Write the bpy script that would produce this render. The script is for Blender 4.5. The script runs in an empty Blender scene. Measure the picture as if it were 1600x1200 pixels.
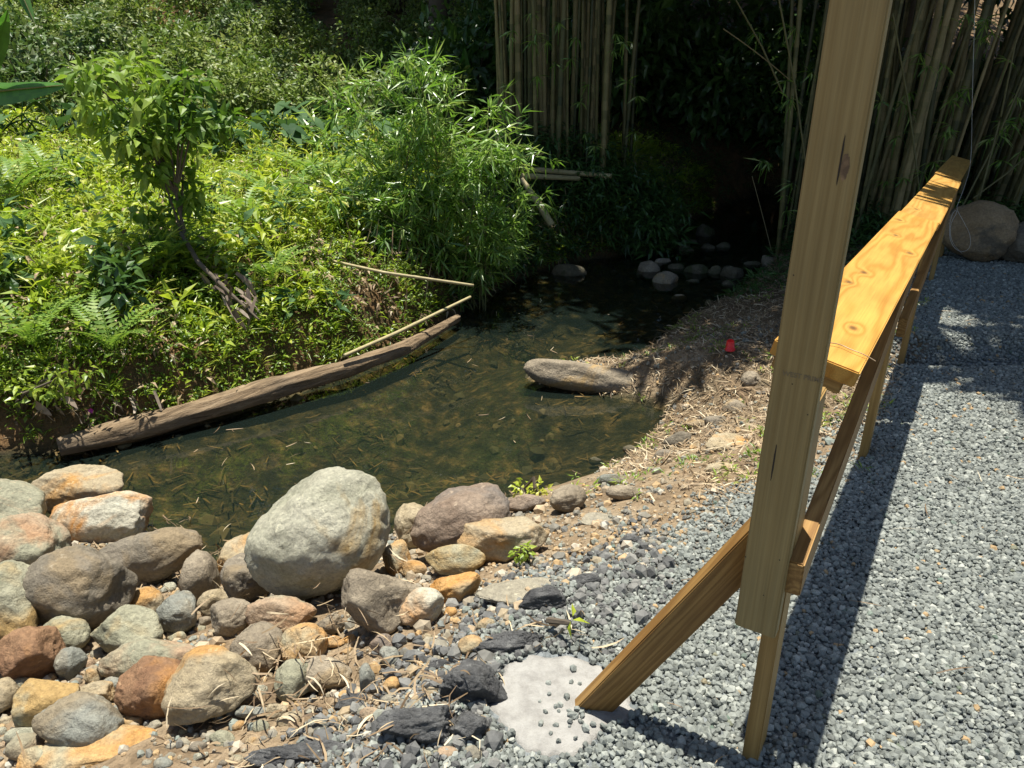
import bpy, bmesh, math, random
import numpy as np
from mathutils import Vector, Matrix, noise as mnoise

# ------------------------------------------------------------------ camera, world, sun
S = bpy.context.scene
C = S.collection
CAMZ, PITCH, F = 1.6, math.radians(23), 1200.0
cd = bpy.data.cameras.new("camera"); cam = bpy.data.objects.new("camera", cd); C.objects.link(cam)
cd.sensor_width = 36; cd.lens = 36 * F / 1600; cd.clip_start = .05; cd.clip_end = 500
cam.location = (0, 0, CAMZ); cam.rotation_euler = (math.pi / 2 - PITCH, 0, 0)
S.camera = cam
SUN = Vector((-.0135, .124, 1)).normalized()
W = bpy.data.worlds.new("World"); S.world = W; W.use_nodes = True
nt = W.node_tree; bg = nt.nodes["Background"]
sky = nt.nodes.new("ShaderNodeTexSky"); sky.sky_type = 'NISHITA'; sky.sun_disc = False
sky.sun_elevation = math.asin(SUN.z); sky.sun_rotation = math.radians(-6)
nt.links.new(sky.outputs[0], bg.inputs[0]); bg.inputs[1].default_value = .065
sl = bpy.data.lights.new("sun", 'SUN'); so = bpy.data.objects.new("sun", sl); C.objects.link(so)
sl.energy = 4.6; sl.angle = math.radians(.53); sl.color = (1, .96, .88)
so.rotation_euler = SUN.to_track_quat('Z', 'Y').to_euler()
vs = S.view_settings; vs.view_transform = 'Standard'; vs.look = 'None'; vs.exposure = 1.0; vs.gamma = 1
try: vs.use_curve_mapping = False
except Exception: pass
cy = S.cycles
cy.max_bounces = 7; cy.diffuse_bounces = 3; cy.glossy_bounces = 2; cy.transmission_bounces = 3
cy.transparent_max_bounces = 8; cy.caustics_reflective = False; cy.caustics_refractive = False
cy.use_denoising = True; cy.sample_clamp_indirect = 6

rng = np.random.default_rng(7); random.seed(7)
sP, cP = math.sin(PITCH), math.cos(PITCH)
def ray(px, py):
    u = (600 - py) / F
    return np.array([(px - 800) / F, cP + sP * u, -sP + cP * u])
def at_z(px, py, z):
    r = ray(px, py); return np.array([0, 0, CAMZ]) + r * ((z - CAMZ) / r[2])
def at_y(px, py, y):
    r = ray(px, py); return np.array([0, 0, CAMZ]) + r * (y / r[1])
CR = np.array([1., 0, 0]); CU = np.array([0, sP, cP]); CF = np.array([0, cP, -sP])

# ------------------------------------------------------------------ numpy noise
def _h(i, j, k):
    n = (i * 374761393 + j * 668265263 + k * 2147483647 * 3 + 1013904223) & 0xffffffff
    n = ((n ^ (n >> 13)) * 1274126177) & 0xffffffff
    return ((n ^ (n >> 16)) & 0xffff) / 65535.0
def vnoise(x, y, z=0.0):
    x, y, z = np.broadcast_arrays(np.asarray(x, float), np.asarray(y, float), np.asarray(z, float))
    i, j, k = (np.floor(v).astype(np.int64) for v in (x, y, z))
    fx, fy, fz = x - i, y - j, z - k
    fx, fy, fz = (f * f * (3 - 2 * f) for f in (fx, fy, fz))
    r = 0
    for a in (0, 1):
        for b in (0, 1):
            for c in (0, 1):
                r = r + _h(i + a, j + b, k + c) * (fx if a else 1 - fx) * (fy if b else 1 - fy) * (fz if c else 1 - fz)
    return r
def fbm(x, y, z=0.0, o=4):
    r, a, t = 0, .5, 0
    for q in range(o):
        r = r + a * vnoise(x * 2**q + 13.7 * q, y * 2**q + 7.1 * q, z * 2**q if np.ndim(z) or z else z); t += a; a *= .5
    return r / t
def sstep(a, b, x):
    t = np.clip((x - a) / (b - a), 0, 1); return t * t * (3 - 2 * t)

# ------------------------------------------------------------------ terrain
ZW = -.8
near_px = [(-500, 800), (-100, 822), (100, 835), (250, 862), (330, 890), (430, 905), (560, 880), (640, 815), (760, 790), (860, 765), (930, 742),
           (985, 715), (1012, 690), (1035, 660), (1040, 640), (985, 625), (910, 612), (850, 604), (822, 590), (830, 574), (890, 568), (960, 570), (1010, 548),
           (1060, 505), (1100, 482), (1150, 460), (1188, 430), (1212, 400), (1222, 370), (1240, 340), (1290, 312)]
far_px = [(-500, 730), (0, 712), (100, 708), (200, 695), (350, 655), (500, 605), (620, 550), (700, 502), (760, 463), (830, 430), (900, 408), (1000, 396),
          (1045, 372), (1080, 345), (1130, 322), (1200, 300)]
NEAR = np.array([at_z(x, y, ZW)[:2] for x, y in near_px]); FAR = np.array([at_z(x, y, ZW)[:2] for x, y in far_px])
POND = np.vstack([NEAR, FAR[::-1]])
MOUNDS = [(*at_z(1040, 592, -.6)[:2], .24, .30), (*at_z(1100, 570, -.5)[:2], .16, .35), (*at_z(1000, 600, -.7)[:2], .12, .2)]
def G(y): return np.where(y < 8.2, -.055 * (y - 1.39), -.3746 + .06 * (np.minimum(y, 20) - 8.2))
gp = [(430, 1330), (560, 1205), (660, 1130), (750, 1040), (800, 960), (880, 900), (1000, 875), (1100, 815), (1180, 755)]
GE = [at_z(x, y, 0)[:2] for x, y in gp]
def railx(y): return .57 + .6 * (y - 1.39)
GE += [np.array([railx(y) + .05, y]) for y in (3.0, 4.0, 6.0, 8.0, 8.6)]
GE += [np.array(v, float) for v in ((7, 8.9), (30, 12), (30, -12), (-.9, -12), (-.75, .2))]
GPOLY = np.array(GE)
def pdist(P, L, closed=False):
    L = np.asarray(L); A = L if closed else L[:-1]; B = np.roll(L, -1, 0) if closed else L[1:]
    best = np.full(len(P), 1e9)
    for a, b in zip(A, B):
        ab = b - a; t = np.clip(((P - a) @ ab) / (ab @ ab), 0, 1)
        best = np.minimum(best, np.hypot(*(P - a - t[:, None] * ab).T))
    return best
def inside(P, L):
    x, y = P.T; r = np.zeros(len(P), bool); n = len(L)
    for i in range(n):
        (x1, y1), (x2, y2) = L[i], L[(i + 1) % n]
        c = ((y1 > y) != (y2 > y)); xx = (x2 - x1) * (y - y1) / ((y2 - y1) if y2 != y1 else 1e-9) + x1
        r ^= c & (x < xx)
    return r
def fields(x, y):
    x, y = np.broadcast_arrays(np.asarray(x, float), np.asarray(y, float))
    P = np.stack([x.ravel(), y.ravel()], 1)
    dn, df = pdist(P, NEAR), pdist(P, FAR); ip = inside(P, POND); ig = inside(P, GPOLY)
    dg = np.where(ig, 0, pdist(P, GPOLY, True)); dge = pdist(P, GPOLY, True)
    return [v.reshape(x.shape) for v in (dn, df, ip, ig, dg, dge)]
def terrain(x, y, full=False):
    x, y = np.broadcast_arrays(np.asarray(x, float), np.asarray(y, float))
    dn, df, ip, ig, dg, dge = fields(x, y)
    dw = np.minimum(dn, df)
    g = G(y) + .02 * (fbm(x * 1.3, y * 1.3) - .5) - .12 * np.exp(-((y - 4.68 - .10 * np.sin(x * 1.7)) / .09)**2) * sstep(2.1, 2.6, x) * (y < 8) \
        + .085 * sstep(4.70, 4.85, y) * (y < 9)
    t = dn / (dn + dg + 1e-6)
    right = ZW + (g - ZW) * (t**.75) + .09 * (fbm(x * 2.2, y * 2.2, 1.5) - .5) * np.clip(dn * 4, 0, 1) * np.clip(dg * 3, 0, 1)
    left = ZW + .42 * sstep(0, .35, df) + .35 * sstep(.15, 1.2, df) + .07 * np.clip(df, 0, 9) + .3 * np.clip(y - 14.5, 0, 18) \
        + .18 * (fbm(x * .9, y * .9, 3.3) - .5) * np.clip(df * 2, 0, 1)
    w = sstep(-.6, .6, dn - df)      # 1 on the far bank side? (df smaller -> far bank)
    land = right * (1 - w) + left * w
    land = land + .25 * np.clip(y - 16, 0, 18) * (1 - w)
    for mx_, my_, mh, mr in MOUNDS: land = land + mh * np.exp(-((x - mx_)**2 + (y - my_)**2) / mr**2) * (1 - w) * sstep(0, .55, dn)
    dep = .42 * sstep(0, 1.3, dw) * (1 - .65 * sstep(6.2, 8.2, y)) + .05 * sstep(0, .15, dw)
    bed = ZW - dep + .06 * (fbm(x * 3, y * 3, 9.1) - .5) * np.clip(dw * 4, 0, 1)
    z = np.where(ip, bed, np.where(ig, g, land))
    if full: return z, ip, ig, dge, w, dn, df
    return z
def march(px, py, lift=0.0, dmax=60, wat=True):
    r = ray(px, py); d = np.concatenate([np.linspace(.9, 14, 700), np.linspace(14.05, dmax, 300)])
    P = np.array([0, 0, CAMZ]) + d[:, None] * r
    T = terrain(P[:, 0], P[:, 1])
    if wat: T = np.maximum(T, ZW - .04)
    k = np.nonzero(P[:, 2] < T + lift)[0]
    i = k[0] if len(k) else len(d) - 1
    return P[i], d[i]
def gz(x, y): return float(terrain(np.array([x]), np.array([y]))[0])

# ------------------------------------------------------------------ object helpers
def tag(o, label, cat=None, group=None, kind=None):
    if label: o['label'] = label
    if cat: o['category'] = cat
    if group: o['group'] = group
    if kind: o['kind'] = kind
    return o
def link(name, me, mat=None, parent=None, loc=(0, 0, 0)):
    o = bpy.data.objects.new(name, me); C.objects.link(o); o.location = loc
    if mat and not me.materials: me.materials.append(mat)
    if parent: o.parent = parent
    return o
def empty(name, loc, label, cat, group=None):
    o = bpy.data.objects.new(name, None); C.objects.link(o); o.location = loc; o.empty_display_size = .1
    return tag(o, label, cat, group)
def copy_tree(o, parent=None):
    c = o.copy(); C.objects.link(c); c.parent = parent
    for ch in [k for k in bpy.data.objects if k.parent == o]: copy_tree(ch, c)
    return c
def npmesh(name, V, Fc, rnd=None, smooth=False):
    V = np.asarray(V, np.float32).reshape(-1, 3); Fc = np.asarray(Fc, np.int32); n, k = Fc.shape
    me = bpy.data.meshes.new(name)
    me.vertices.add(len(V)); me.vertices.foreach_set("co", V.ravel())
    me.loops.add(n * k); me.loops.foreach_set("vertex_index", Fc.ravel())
    me.polygons.add(n); me.polygons.foreach_set("loop_start", np.arange(n, dtype=np.int32) * k)
    me.polygons.foreach_set("use_smooth", np.full(n, smooth))
    if rnd is not None:
        a = me.attributes.new("rnd", 'FLOAT', 'FACE'); a.data.foreach_set("value", np.asarray(rnd, np.float32))
    me.update(calc_edges=True); me.validate()
    return me
def nrm(v): return v / (np.linalg.norm(v, axis=-1, keepdims=True) + 1e-9)
def rv(n): return rng.normal(size=(n, 3))
class MB:                       # numpy mesh builder of quads
    def __init__(s): s.V, s.F, s.R, s.n = [], [], [], 0
    def add(s, V, Fc, R):
        s.V.append(V.reshape(-1, 3)); s.F.append(Fc + s.n); s.R.append(np.broadcast_to(R, (len(Fc),))); s.n += len(V.reshape(-1, 3))
    def leaves(s, P, D, N, L, Wd, fold=.18, droop=.15, R=None, at=.42):
        n = len(P)
        if n == 0: return
        D = nrm(D); Sd = nrm(np.cross(D, N)); N = np.cross(Sd, D)
        L = np.broadcast_to(L, (n,))[:, None]; Wd = np.broadcast_to(Wd, (n,))[:, None]
        mid = P + D * L * at
        V = np.stack([P, mid + Sd * Wd / 2 + N * fold * Wd, mid + N * .02 * L, mid - Sd * Wd / 2 + N * fold * Wd, P + D * L - N * droop * L], 1)
        b = np.arange(n)[:, None] * 5
        Fc = np.concatenate([b + [0, 2, 4, 1], b + [0, 3, 4, 2]], 0)
        if R is None: R = rng.random(n)
        s.add(V, Fc, np.concatenate([R, R]))
    def strips(s, P, D, N, L, Wd, curl=.2, R=None):
        n = len(P); D = nrm(D); Sd = nrm(np.cross(D, N)); N = np.cross(Sd, D)
        L = np.broadcast_to(L, (n,))[:, None]; Wd = np.broadcast_to(Wd, (n,))[:, None]
        cv = rng.normal(size=(n, 1)) * curl; cs = rng.normal(size=(n, 1)) * curl
        V = []
        for t, w in ((0, .6), (.33, 1), (.7, .85), (1, .25)):
            c = P + D * L * (t - .5) + N * L * cv * t * (1 - t) + Sd * L * cs * t * (1 - t)
            V += [c + Sd * Wd * w / 2, c - Sd * Wd * w / 2 + N * Wd * .25]
        V = np.stack(V, 1); b = np.arange(n)[:, None] * 8
        Fc = np.concatenate([b + [0, 1, 3, 2], b + [2, 3, 5, 4], b + [4, 5, 7, 6]], 0)
        if R is None: R = rng.random(n)
        s.add(V, Fc, np.concatenate([R] * 3))
    def tube(s, pts, rad, k=6, R=.5):
        pts = np.asarray(pts, float); m = len(pts); rad = np.broadcast_to(rad, (m,))
        T = nrm(np.gradient(pts, axis=0)); ref = np.array([0, 0, 1.]) if abs(T[0, 2]) < .8 else np.array([1., 0, 0])
        A = nrm(np.cross(T, ref)); B = np.cross(T, A); a = np.arange(k) * 2 * math.pi / k
        V = pts[:, None] + rad[:, None, None] * (A[:, None] * np.cos(a)[None, :, None] + B[:, None] * np.sin(a)[None, :, None])
        i = np.arange(m - 1)[:, None] * k; j = np.arange(k)[None]; j2 = (j + 1) % k
        Fc = np.stack([i + j, i + j2, i + k + j2, i + k + j], -1).reshape(-1, 4)
        s.add(V, Fc, R)
        if k == 6:
            s.V.append(np.zeros((0, 3)));
            for e in (0, m - 1):
                q = s.n - m * k + e * k
                s.F.append(np.array([[q, q + 1, q + 2, q + 3], [q, q + 3, q + 4, q + 5]])); s.R.append(np.array([R, R], float))
    def build(s, name, mat, parent=None, loc=(0, 0, 0), smooth=False, rel=True):
        V = np.concatenate(s.V)
        if rel: V = V - np.asarray(loc)
        me = npmesh(name, V, np.concatenate(s.F), np.concatenate(s.R), smooth)
        return link(name, me, mat, parent, loc if parent is None else (0, 0, 0))

# ------------------------------------------------------------------ materials
def newmat(name):
    m = bpy.data.materials.new(name); m.use_nodes = True; t = m.node_tree
    return m, t, t.nodes["Principled BSDF"]
def nd(t, typ, **kw):
    n = t.nodes.new("ShaderNode" + typ)
    for k, v in kw.items():
        if k.startswith("i_"):
            key = k[2:]; key = int(key) if key.isdigit() else key.replace("_", " ")
            n.inputs[key].default_value = v
        else: setattr(n, k, v)
    return n
def ramp(t, src, stops, interp='LINEAR'):
    r = t.nodes.new("ShaderNodeValToRGB"); r.color_ramp.interpolation = interp; e = r.color_ramp.elements
    while len(e) < len(stops): e.new(.5)
    for i, (p, c) in enumerate(stops):
        e[i].position = p; e[i].color = (*c, 1) if len(c) == 3 else c
    t.links.new(src, r.inputs[0]); return r.outputs[0]
def mixc(t, f, a, b, bt='MIX'):
    m = t.nodes.new("ShaderNodeMix"); m.data_type = 'RGBA'; m.blend_type = bt
    for k, v in ((0, f), (6, a), (7, b)):
        if hasattr(v, 'links') or isinstance(v, bpy.types.NodeSocket): t.links.new(v, m.inputs[k])
        else: m.inputs[k].default_value = v if k == 0 else (*v, 1)
    return m.outputs[2]
def math_(t, op, a, b=0.0, c=None):
    m = t.nodes.new("ShaderNodeMath"); m.operation = op
    for k, v in ((0, a), (1, b)) + (((2, c),) if c is not None else ()):
        if isinstance(v, bpy.types.NodeSocket): t.links.new(v, m.inputs[k])
        else: m.inputs[k].default_value = v
    return m.outputs[0]
def bump(t, bsdf, h, st, dist=.01, prev=None):
    b = nd(t, "Bump"); b.inputs["Strength"].default_value = st; b.inputs["Distance"].default_value = dist
    t.links.new(h, b.inputs["Height"])
    if prev: t.links.new(prev, b.inputs["Normal"])
    if bsdf: t.links.new(b.outputs[0], bsdf.inputs["Normal"])
    return b.outputs[0]
def coords(t, randoff=True, scale=(1, 1, 1)):
    tc = nd(t, "TexCoord"); v = tc.outputs["Object"]
    if randoff:
        oi = nd(t, "ObjectInfo"); a = nd(t, "VectorMath", operation='ADD')
        s = nd(t, "VectorMath", operation='SCALE'); s.inputs[0].default_value = (57, 31, 83)
        t.links.new(oi.outputs["Random"], s.inputs["Scale"]); t.links.new(v, a.inputs[0]); t.links.new(s.outputs[0], a.inputs[1]); v = a.outputs[0]
    if scale != (1, 1, 1):
        m = nd(t, "VectorMath", operation='MULTIPLY'); m.inputs[1].default_value = scale; t.links.new(v, m.inputs[0]); v = m.outputs[0]
    return v
def noise(t, v, sc, det=4, rough=.55, dist=0):
    n = nd(t, "TexNoise", i_Scale=sc, i_Detail=det, i_Roughness=rough, i_Distortion=dist); t.links.new(v, n.inputs["Vector"]); return n.outputs["Fac"]

def leafmat(name, cols, transl=.35, rough=.45, spec=.35):
    m, t, b = newmat(name)
    a = nd(t, "Attribute", attribute_name="rnd"); st = [(i / (len(cols) - 1), c) for i, c in enumerate(cols)]
    col = ramp(t, a.outputs["Fac"], st)
    n = noise(t, coords(t, False), 9, 2); col = mixc(t, .35, col, mixc(t, n, (.35, .35, .3), (1, 1, 1)), 'MULTIPLY')
    t.links.new(col, b.inputs["Base Color"]); b.inputs["Roughness"].default_value = rough; b.inputs["Specular IOR Level"].default_value = spec
    tr = nd(t, "BsdfTranslucent"); t.links.new(mixc(t, .5, col, (.9, 1, .25), 'MULTIPLY'), tr.inputs[0])
    bright = nd(t, "BrightContrast"); 
    mx = nd(t, "MixShader"); mx.inputs[0].default_value = transl
    t.links.new(b.outputs[0], mx.inputs[1]); t.links.new(tr.outputs[0], mx.inputs[2]); t.links.new(mx.outputs[0], t.nodes["Material Output"].inputs[0])
    t.nodes.remove(bright)
    return m
def rockmat(name, c1, c2, c3=None, amt=.5, bs=1.0, sc=4.5):
    m, t, b = newmat(name); v = coords(t)
    n1 = noise(t, v, sc, 5, .6, .4); col = ramp(t, n1, [(.35, c1), (.65, c2)])
    if c3:
        n2 = noise(t, v, sc * .55, 4, .6, .8); f = ramp(t, n2, [(.62 - amt * .3, (0, 0, 0)), (.70 - amt * .2, (1, 1, 1))]); col = mixc(t, f, col, c3)
    n3 = noise(t, v, 60, 3, .7); col = mixc(t, .55, col, ramp(t, n3, [(.3, (.45, .45, .45)), (.7, (1.25, 1.25, 1.22))]), 'MULTIPLY')
    vo = nd(t, "TexVoronoi", i_Scale=26.0); t.links.new(v, vo.inputs["Vector"])
    sp = noise(t, v, 22, 3, .7); col = mixc(t, ramp(t, sp, [(.62, (0, 0, 0)), (.72, (.6, .6, .6))]), col, (c2[0] * 1.5 + .03, c2[1] * 1.5 + .03, c2[2] * 1.4 + .03))
    t.links.new(col, b.inputs["Base Color"]); b.inputs["Roughness"].default_value = .82; b.inputs["Specular IOR Level"].default_value = .3
    p = bump(t, None, noise(t, v, 9, 8, .7), .8 * bs, .05)
    bump(t, b, noise(t, v, 70, 5, .75), .6 * bs, .008, p)
    return m
RM = {
 'pale': rockmat('pale_green_stone', (.44, .43, .31), (.62, .59, .45), (.46, .32, .14), .12, 1.8),
 'greenish': rockmat('greenish_stone', (.25, .245, .165), (.40, .38, .265), (.42, .28, .11), .35),
 'orange': rockmat('orange_stone', (.48, .23, .055), (.52, .33, .14), (.38, .36, .25), .45),
 'whiteorange': rockmat('white_orange_stone', (.47, .45, .35), (.55, .51, .39), (.52, .24, .06), .6),
 'tan': rockmat('tan_stone', (.34, .27, .16), (.43, .36, .24), (.46, .26, .09), .36),
 'darkgrey': rockmat('dark_grey_stone', (.16, .138, .10), (.26, .222, .165), (.26, .20, .12), .25),
 'greybrown': rockmat('grey_brown_stone', (.22, .18, .125), (.33, .275, .195), (.38, .26, .12), .25),
 'purple': rockmat('purple_brown_stone', (.23, .165, .115), (.31, .24, .175), (.19, .165, .14), .4),
 'pink': rockmat('pink_red_stone', (.40, .24, .13), (.40, .30, .20), (.30, .29, .20), .6),
 'redbrown': rockmat('red_brown_stone', (.20, .105, .055), (.32, .19, .10), (.44, .22, .07), .35),
 'bluegrey': rockmat('blue_grey_stone', (.19, .195, .165), (.30, .30, .25), (.28, .23, .15), .35),
 'slab': rockmat('slab_stone', (.30, .27, .20), (.38, .34, .25), (.2, .19, .16), .3),
 'asphalt': rockmat('asphalt', (.13, .13, .127), (.22, .22, .212), (.10, .10, .10), .3, 2.6, 11),
 'brown': rockmat('brown_stone', (.25, .17, .09), (.36, .26, .15), (.16, .13, .09), .4),
 'wet': rockmat('wet_mossy_stone', (.075, .068, .042), (.14, .12, .075), (.06, .065, .025), .45),
}
def woodmat(name, c1, c2, knots=(), fx=1.0, dark=(.10, .05, .02), rough=.55):
    m, t, b = newmat(name); v = coords(t, not knots)
    sx = nd(t, "SeparateXYZ"); t.links.new(v, sx.inputs[0]); X, Y = sx.outputs[0], sx.outputs[1]
    st = nd(t, "VectorMath", operation='MULTIPLY'); st.inputs[1].default_value = (.55, 5, 5); t.links.new(v, st.inputs[0])
    warp = noise(t, st.outputs[0], 1.2, 3, .5)
    ph = math_(t, 'MULTIPLY', warp, 34 * fx)
    ph = math_(t, 'ADD', ph, math_(t, 'MULTIPLY', Y, 160 if knots else 430))
    kd = None
    for kx, ky in knots:
        a = math_(t, 'MULTIPLY', math_(t, 'SUBTRACT', X, kx), .55); c = math_(t, 'SUBTRACT', Y, ky)
        r2 = math_(t, 'ADD', math_(t, 'MULTIPLY', a, a), math_(t, 'MULTIPLY', c, c))
        e = math_(t, 'EXPONENT', math_(t, 'MULTIPLY', r2, -1500.0))
        ph = math_(t, 'ADD', ph, math_(t, 'MULTIPLY', e, 8.0))
        core = math_(t, 'EXPONENT', math_(t, 'MULTIPLY', r2, -9000.0)); kd = core if kd is None else math_(t, 'MAXIMUM', kd, core)
    s = math_(t, 'MULTIPLY_ADD', math_(t, 'SINE', ph), .5, .5)
    s = math_(t, 'POWER', s, 1.6)
    if not knots:
        sn = nd(t, "VectorMath", operation='MULTIPLY'); sn.inputs[1].default_value = (.9, 75, 75); t.links.new(v, sn.inputs[0])
        s2 = noise(t, sn.outputs[0], 1.0, 3, .6, .2); s2 = ramp(t, s2, [(.38, (0, 0, 0)), (.62, (1, 1, 1))]); s = math_(t, 'ADD', math_(t, 'MULTIPLY', s, .35 * fx), math_(t, 'MULTIPLY', s2, .75))
    col = mixc(t, s, c1, c2)
    fs = nd(t, "VectorMath", operation='MULTIPLY'); fs.inputs[1].default_value = (6, 300, 300); t.links.new(v, fs.inputs[0])
    fine = noise(t, fs.outputs[0], 1, 2); col = mixc(t, .35, col, ramp(t, fine, [(.3, (.6, .6, .6)), (.7, (1.15, 1.15, 1.15))]), 'MULTIPLY')
    bl = noise(t, v, 3.5, 3); col = mixc(t, .5, col, ramp(t, bl, [(.3, (.70, .68, .62)), (.7, (1.2, 1.15, 1.05))]), 'MULTIPLY')
    if kd: col = mixc(t, math_(t, 'MINIMUM', math_(t, 'MULTIPLY', kd, .9), .85), col, dark)
    t.links.new(col, b.inputs["Base Color"]); b.inputs["Roughness"].default_value = rough; b.inputs["Specular IOR Level"].default_value = .3
    p = bump(t, None, s, .15, .002); bump(t, b, fine, .25, .002, p)
    return m
WM = {
 'plank1': woodmat('golden_wet_pine', (.50, .28, .062), (.40, .20, .036), ((.30, -.03), (.74, .05), (.93, .035), (1.5, -.05), (1.78, .03), (2.2, .06)), 1.5),
 'plank2': woodmat('golden_pine', (.49, .28, .07), (.39, .205, .042), ((.25, .04), (.8, -.04), (1.4, .05), (1.9, -.02)), 1.3),
 'post': woodmat('treated_pine', (.27, .205, .088), (.205, .145, .055), (), .5),
 'leg': woodmat('oiled_pine', (.36, .235, .085), (.24, .145, .045), (), 1.0),
 'brace': woodmat('stained_pine', (.34, .20, .065), (.20, .105, .03), (), 2.2),
}
# ground
m, t, b = newmat("ground_mix"); GM = m
v = nd(t, "TexCoord").outputs["Object"]
def att(t, n): return nd(t, "Attribute", attribute_name=n).outputs["Fac"]
soil = ramp(t, noise(t, v, 3, 6, .65), [(.3, (.14, .10, .06)), (.5, (.25, .19, .12)), (.72, (.35, .29, .20))])
vo = nd(t, "TexVoronoi", i_Scale=38.0); t.links.new(v, vo.inputs["Vector"])
soil = mixc(t, .6, soil, ramp(t, vo.outputs["Color"], [(0, (.55, .5, .45)), (1, (1.3, 1.25, 1.2))]), 'MULTIPLY')
greens = ramp(t, noise(t, v, 4, 6, .65), [(.3, (.05, .045, .02)), (.5, (.13, .08, .035)), (.7, (.20, .11, .05))])
vg = nd(t, "TexVoronoi", i_Scale=45.0); t.links.new(v, vg.inputs["Vector"])
grav = ramp(t, vg.outputs["Color"], [(0, (.07, .08, .08)), (.5, (.14, .155, .155)), (1, (.24, .26, .26))])
strk = nd(t, "VectorMath", operation='MULTIPLY'); strk.inputs[1].default_value = (4, 5, 4); t.links.new(v, strk.inputs[0])
bed = ramp(t, noise(t, strk.outputs[0], 1.9, 8, .74, 0), [(.38, (.015, .016, .009)), (.50, (.046, .043, .020)), (.58, (.10, .078, .034)), (.68, (.24, .165, .07))])
vb = nd(t, "TexVoronoi", i_Scale=9.0); t.links.new(v, vb.inputs["Vector"]); bed = mixc(t, .5, bed, ramp(t, vb.outputs["Distance"], [(0, (1.2, 1.2, 1.1)), (.6, (.5, .5, .5))]), 'MULTIPLY')
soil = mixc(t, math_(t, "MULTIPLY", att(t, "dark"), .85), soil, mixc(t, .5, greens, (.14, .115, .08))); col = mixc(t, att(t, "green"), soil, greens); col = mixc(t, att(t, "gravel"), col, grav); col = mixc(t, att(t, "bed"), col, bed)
t.links.new(col, b.inputs["Base Color"]); b.inputs["Roughness"].default_value = .92; b.inputs["Specular IOR Level"].default_value = .15
p = bump(t, None, noise(t, v, 14, 6, .7), .8, .04); bump(t, b, vg.outputs["Distance"], .8, .012, p)
# water
m, t, b = newmat("stream_water"); WATER = m; t.nodes.remove(b)
tr = nd(t, "BsdfTransparent"); tr.inputs[0].default_value = (.74, .71, .55, 1)
gl = nd(t, "BsdfGlossy"); gl.inputs["Roughness"].default_value = .03; gl.inputs[0].default_value = (1, 1, 1, 1)
v = nd(t, "TexCoord").outputs["Object"]
bn = nd(t, "Bump"); bn.inputs["Strength"].default_value = .22; bn.inputs["Distance"].default_value = .012
t.links.new(noise(t, v, 7, 3, .5, .5), bn.inputs["Height"])
fr = nd(t, "Fresnel"); fr.inputs[0].default_value = 1.33
t.links.new(bn.outputs[0], gl.inputs["Normal"]); t.links.new(bn.outputs[0], fr.inputs["Normal"])
mx = nd(t, "MixShader"); t.links.new(fr.outputs[0], mx.inputs[0]); df0 = nd(t, "BsdfDiffuse"); df0.inputs[0].default_value = (.034, .056, .045, 1); m0 = nd(t, "MixShader"); m0.inputs[0].default_value = .15
t.links.new(tr.outputs[0], m0.inputs[1]); t.links.new(df0.outputs[0], m0.inputs[2]); t.links.new(m0.outputs[0], mx.inputs[1]); t.links.new(gl.outputs[0], mx.inputs[2])
t.links.new(mx.outputs[0], t.nodes["Material Output"].inputs[0])

def attrmat(name, stops, rough=.8, bsc=60, bst=.4, spec=.25):
    m, t, b = newmat(name); a = att(t, "rnd"); v = nd(t, "TexCoord").outputs["Object"]
    col = ramp(t, a, stops); n = noise(t, v, bsc, 4, .7)
    col = mixc(t, .5, col, ramp(t, n, [(.3, (.6, .6, .6)), (.7, (1.3, 1.3, 1.3))]), 'MULTIPLY')
    t.links.new(col, b.inputs["Base Color"]); b.inputs["Roughness"].default_value = rough; b.inputs["Specular IOR Level"].default_value = spec
    bump(t, b, n, bst, .004); return m
GRAVM = attrmat("crushed_stone", [(0, (.11, .118, .105)), (.4, (.18, .193, .172)), (.75, (.255, .27, .237)), (.9, (.37, .38, .33)), (.94, (.10, .14, .11)), (1, (.36, .25, .13))], .75, 70, .5)
PEBM = attrmat("mixed_pebbles", [(0, (.12, .12, .11)), (.2, (.24, .22, .17)), (.4, (.34, .25, .15)), (.6, (.20, .23, .20)), (.8, (.42, .27, .12)), (1, (.42, .40, .33))])
DRYM = attrmat("dry_leaf", [(0, (.10, .065, .035)), (.4, (.23, .16, .09)), (.8, (.38, .29, .17)), (1, (.56, .48, .33))], .6, 30, .1)
SUNKM = attrmat("sunken_leaf", [(0, (.04, .033, .013)), (.6, (.11, .075, .026)), (1, (.23, .145, .045))], .7, 30, .1)
CULMM = attrmat("bamboo_culm_skin", [(0, (.03, .038, .012)), (.35, (.085, .082, .026)), (.7, (.165, .14, .05)), (1, (.28, .215, .095))], .5, 14, .05, .4)
POLEM = attrmat("dry_bamboo", [(0, (.22, .17, .08)), (.6, (.40, .34, .18)), (1, (.50, .46, .34))], .5, 20, .05)
BARKM = attrmat("bark", [(0, (.07, .055, .04)), (1, (.17, .14, .10))], .9, 12, 1.0)
L_GROUND = leafmat("weed_leaf", [(.06, .13, .02), (.18, .30, .035), (.34, .46, .05), (.52, .58, .11)], .45, .38, .6)
L_YEL = leafmat("bright_weed_leaf", [(.12, .22, .02), (.30, .43, .035), (.50, .58, .06), (.72, .70, .16)], .5, .38, .6)
L_SAP = leafmat("sapling_leaf", [(.06, .14, .02), (.16, .28, .035), (.30, .43, .06), (.42, .50, .12)], .45)
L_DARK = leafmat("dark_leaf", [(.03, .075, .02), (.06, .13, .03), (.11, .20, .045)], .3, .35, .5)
L_BAMB = leafmat("bamboo_leaf", [(.09, .20, .035), (.18, .34, .05), (.30, .46, .09), (.50, .58, .24)], .45, .33, .7)
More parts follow.
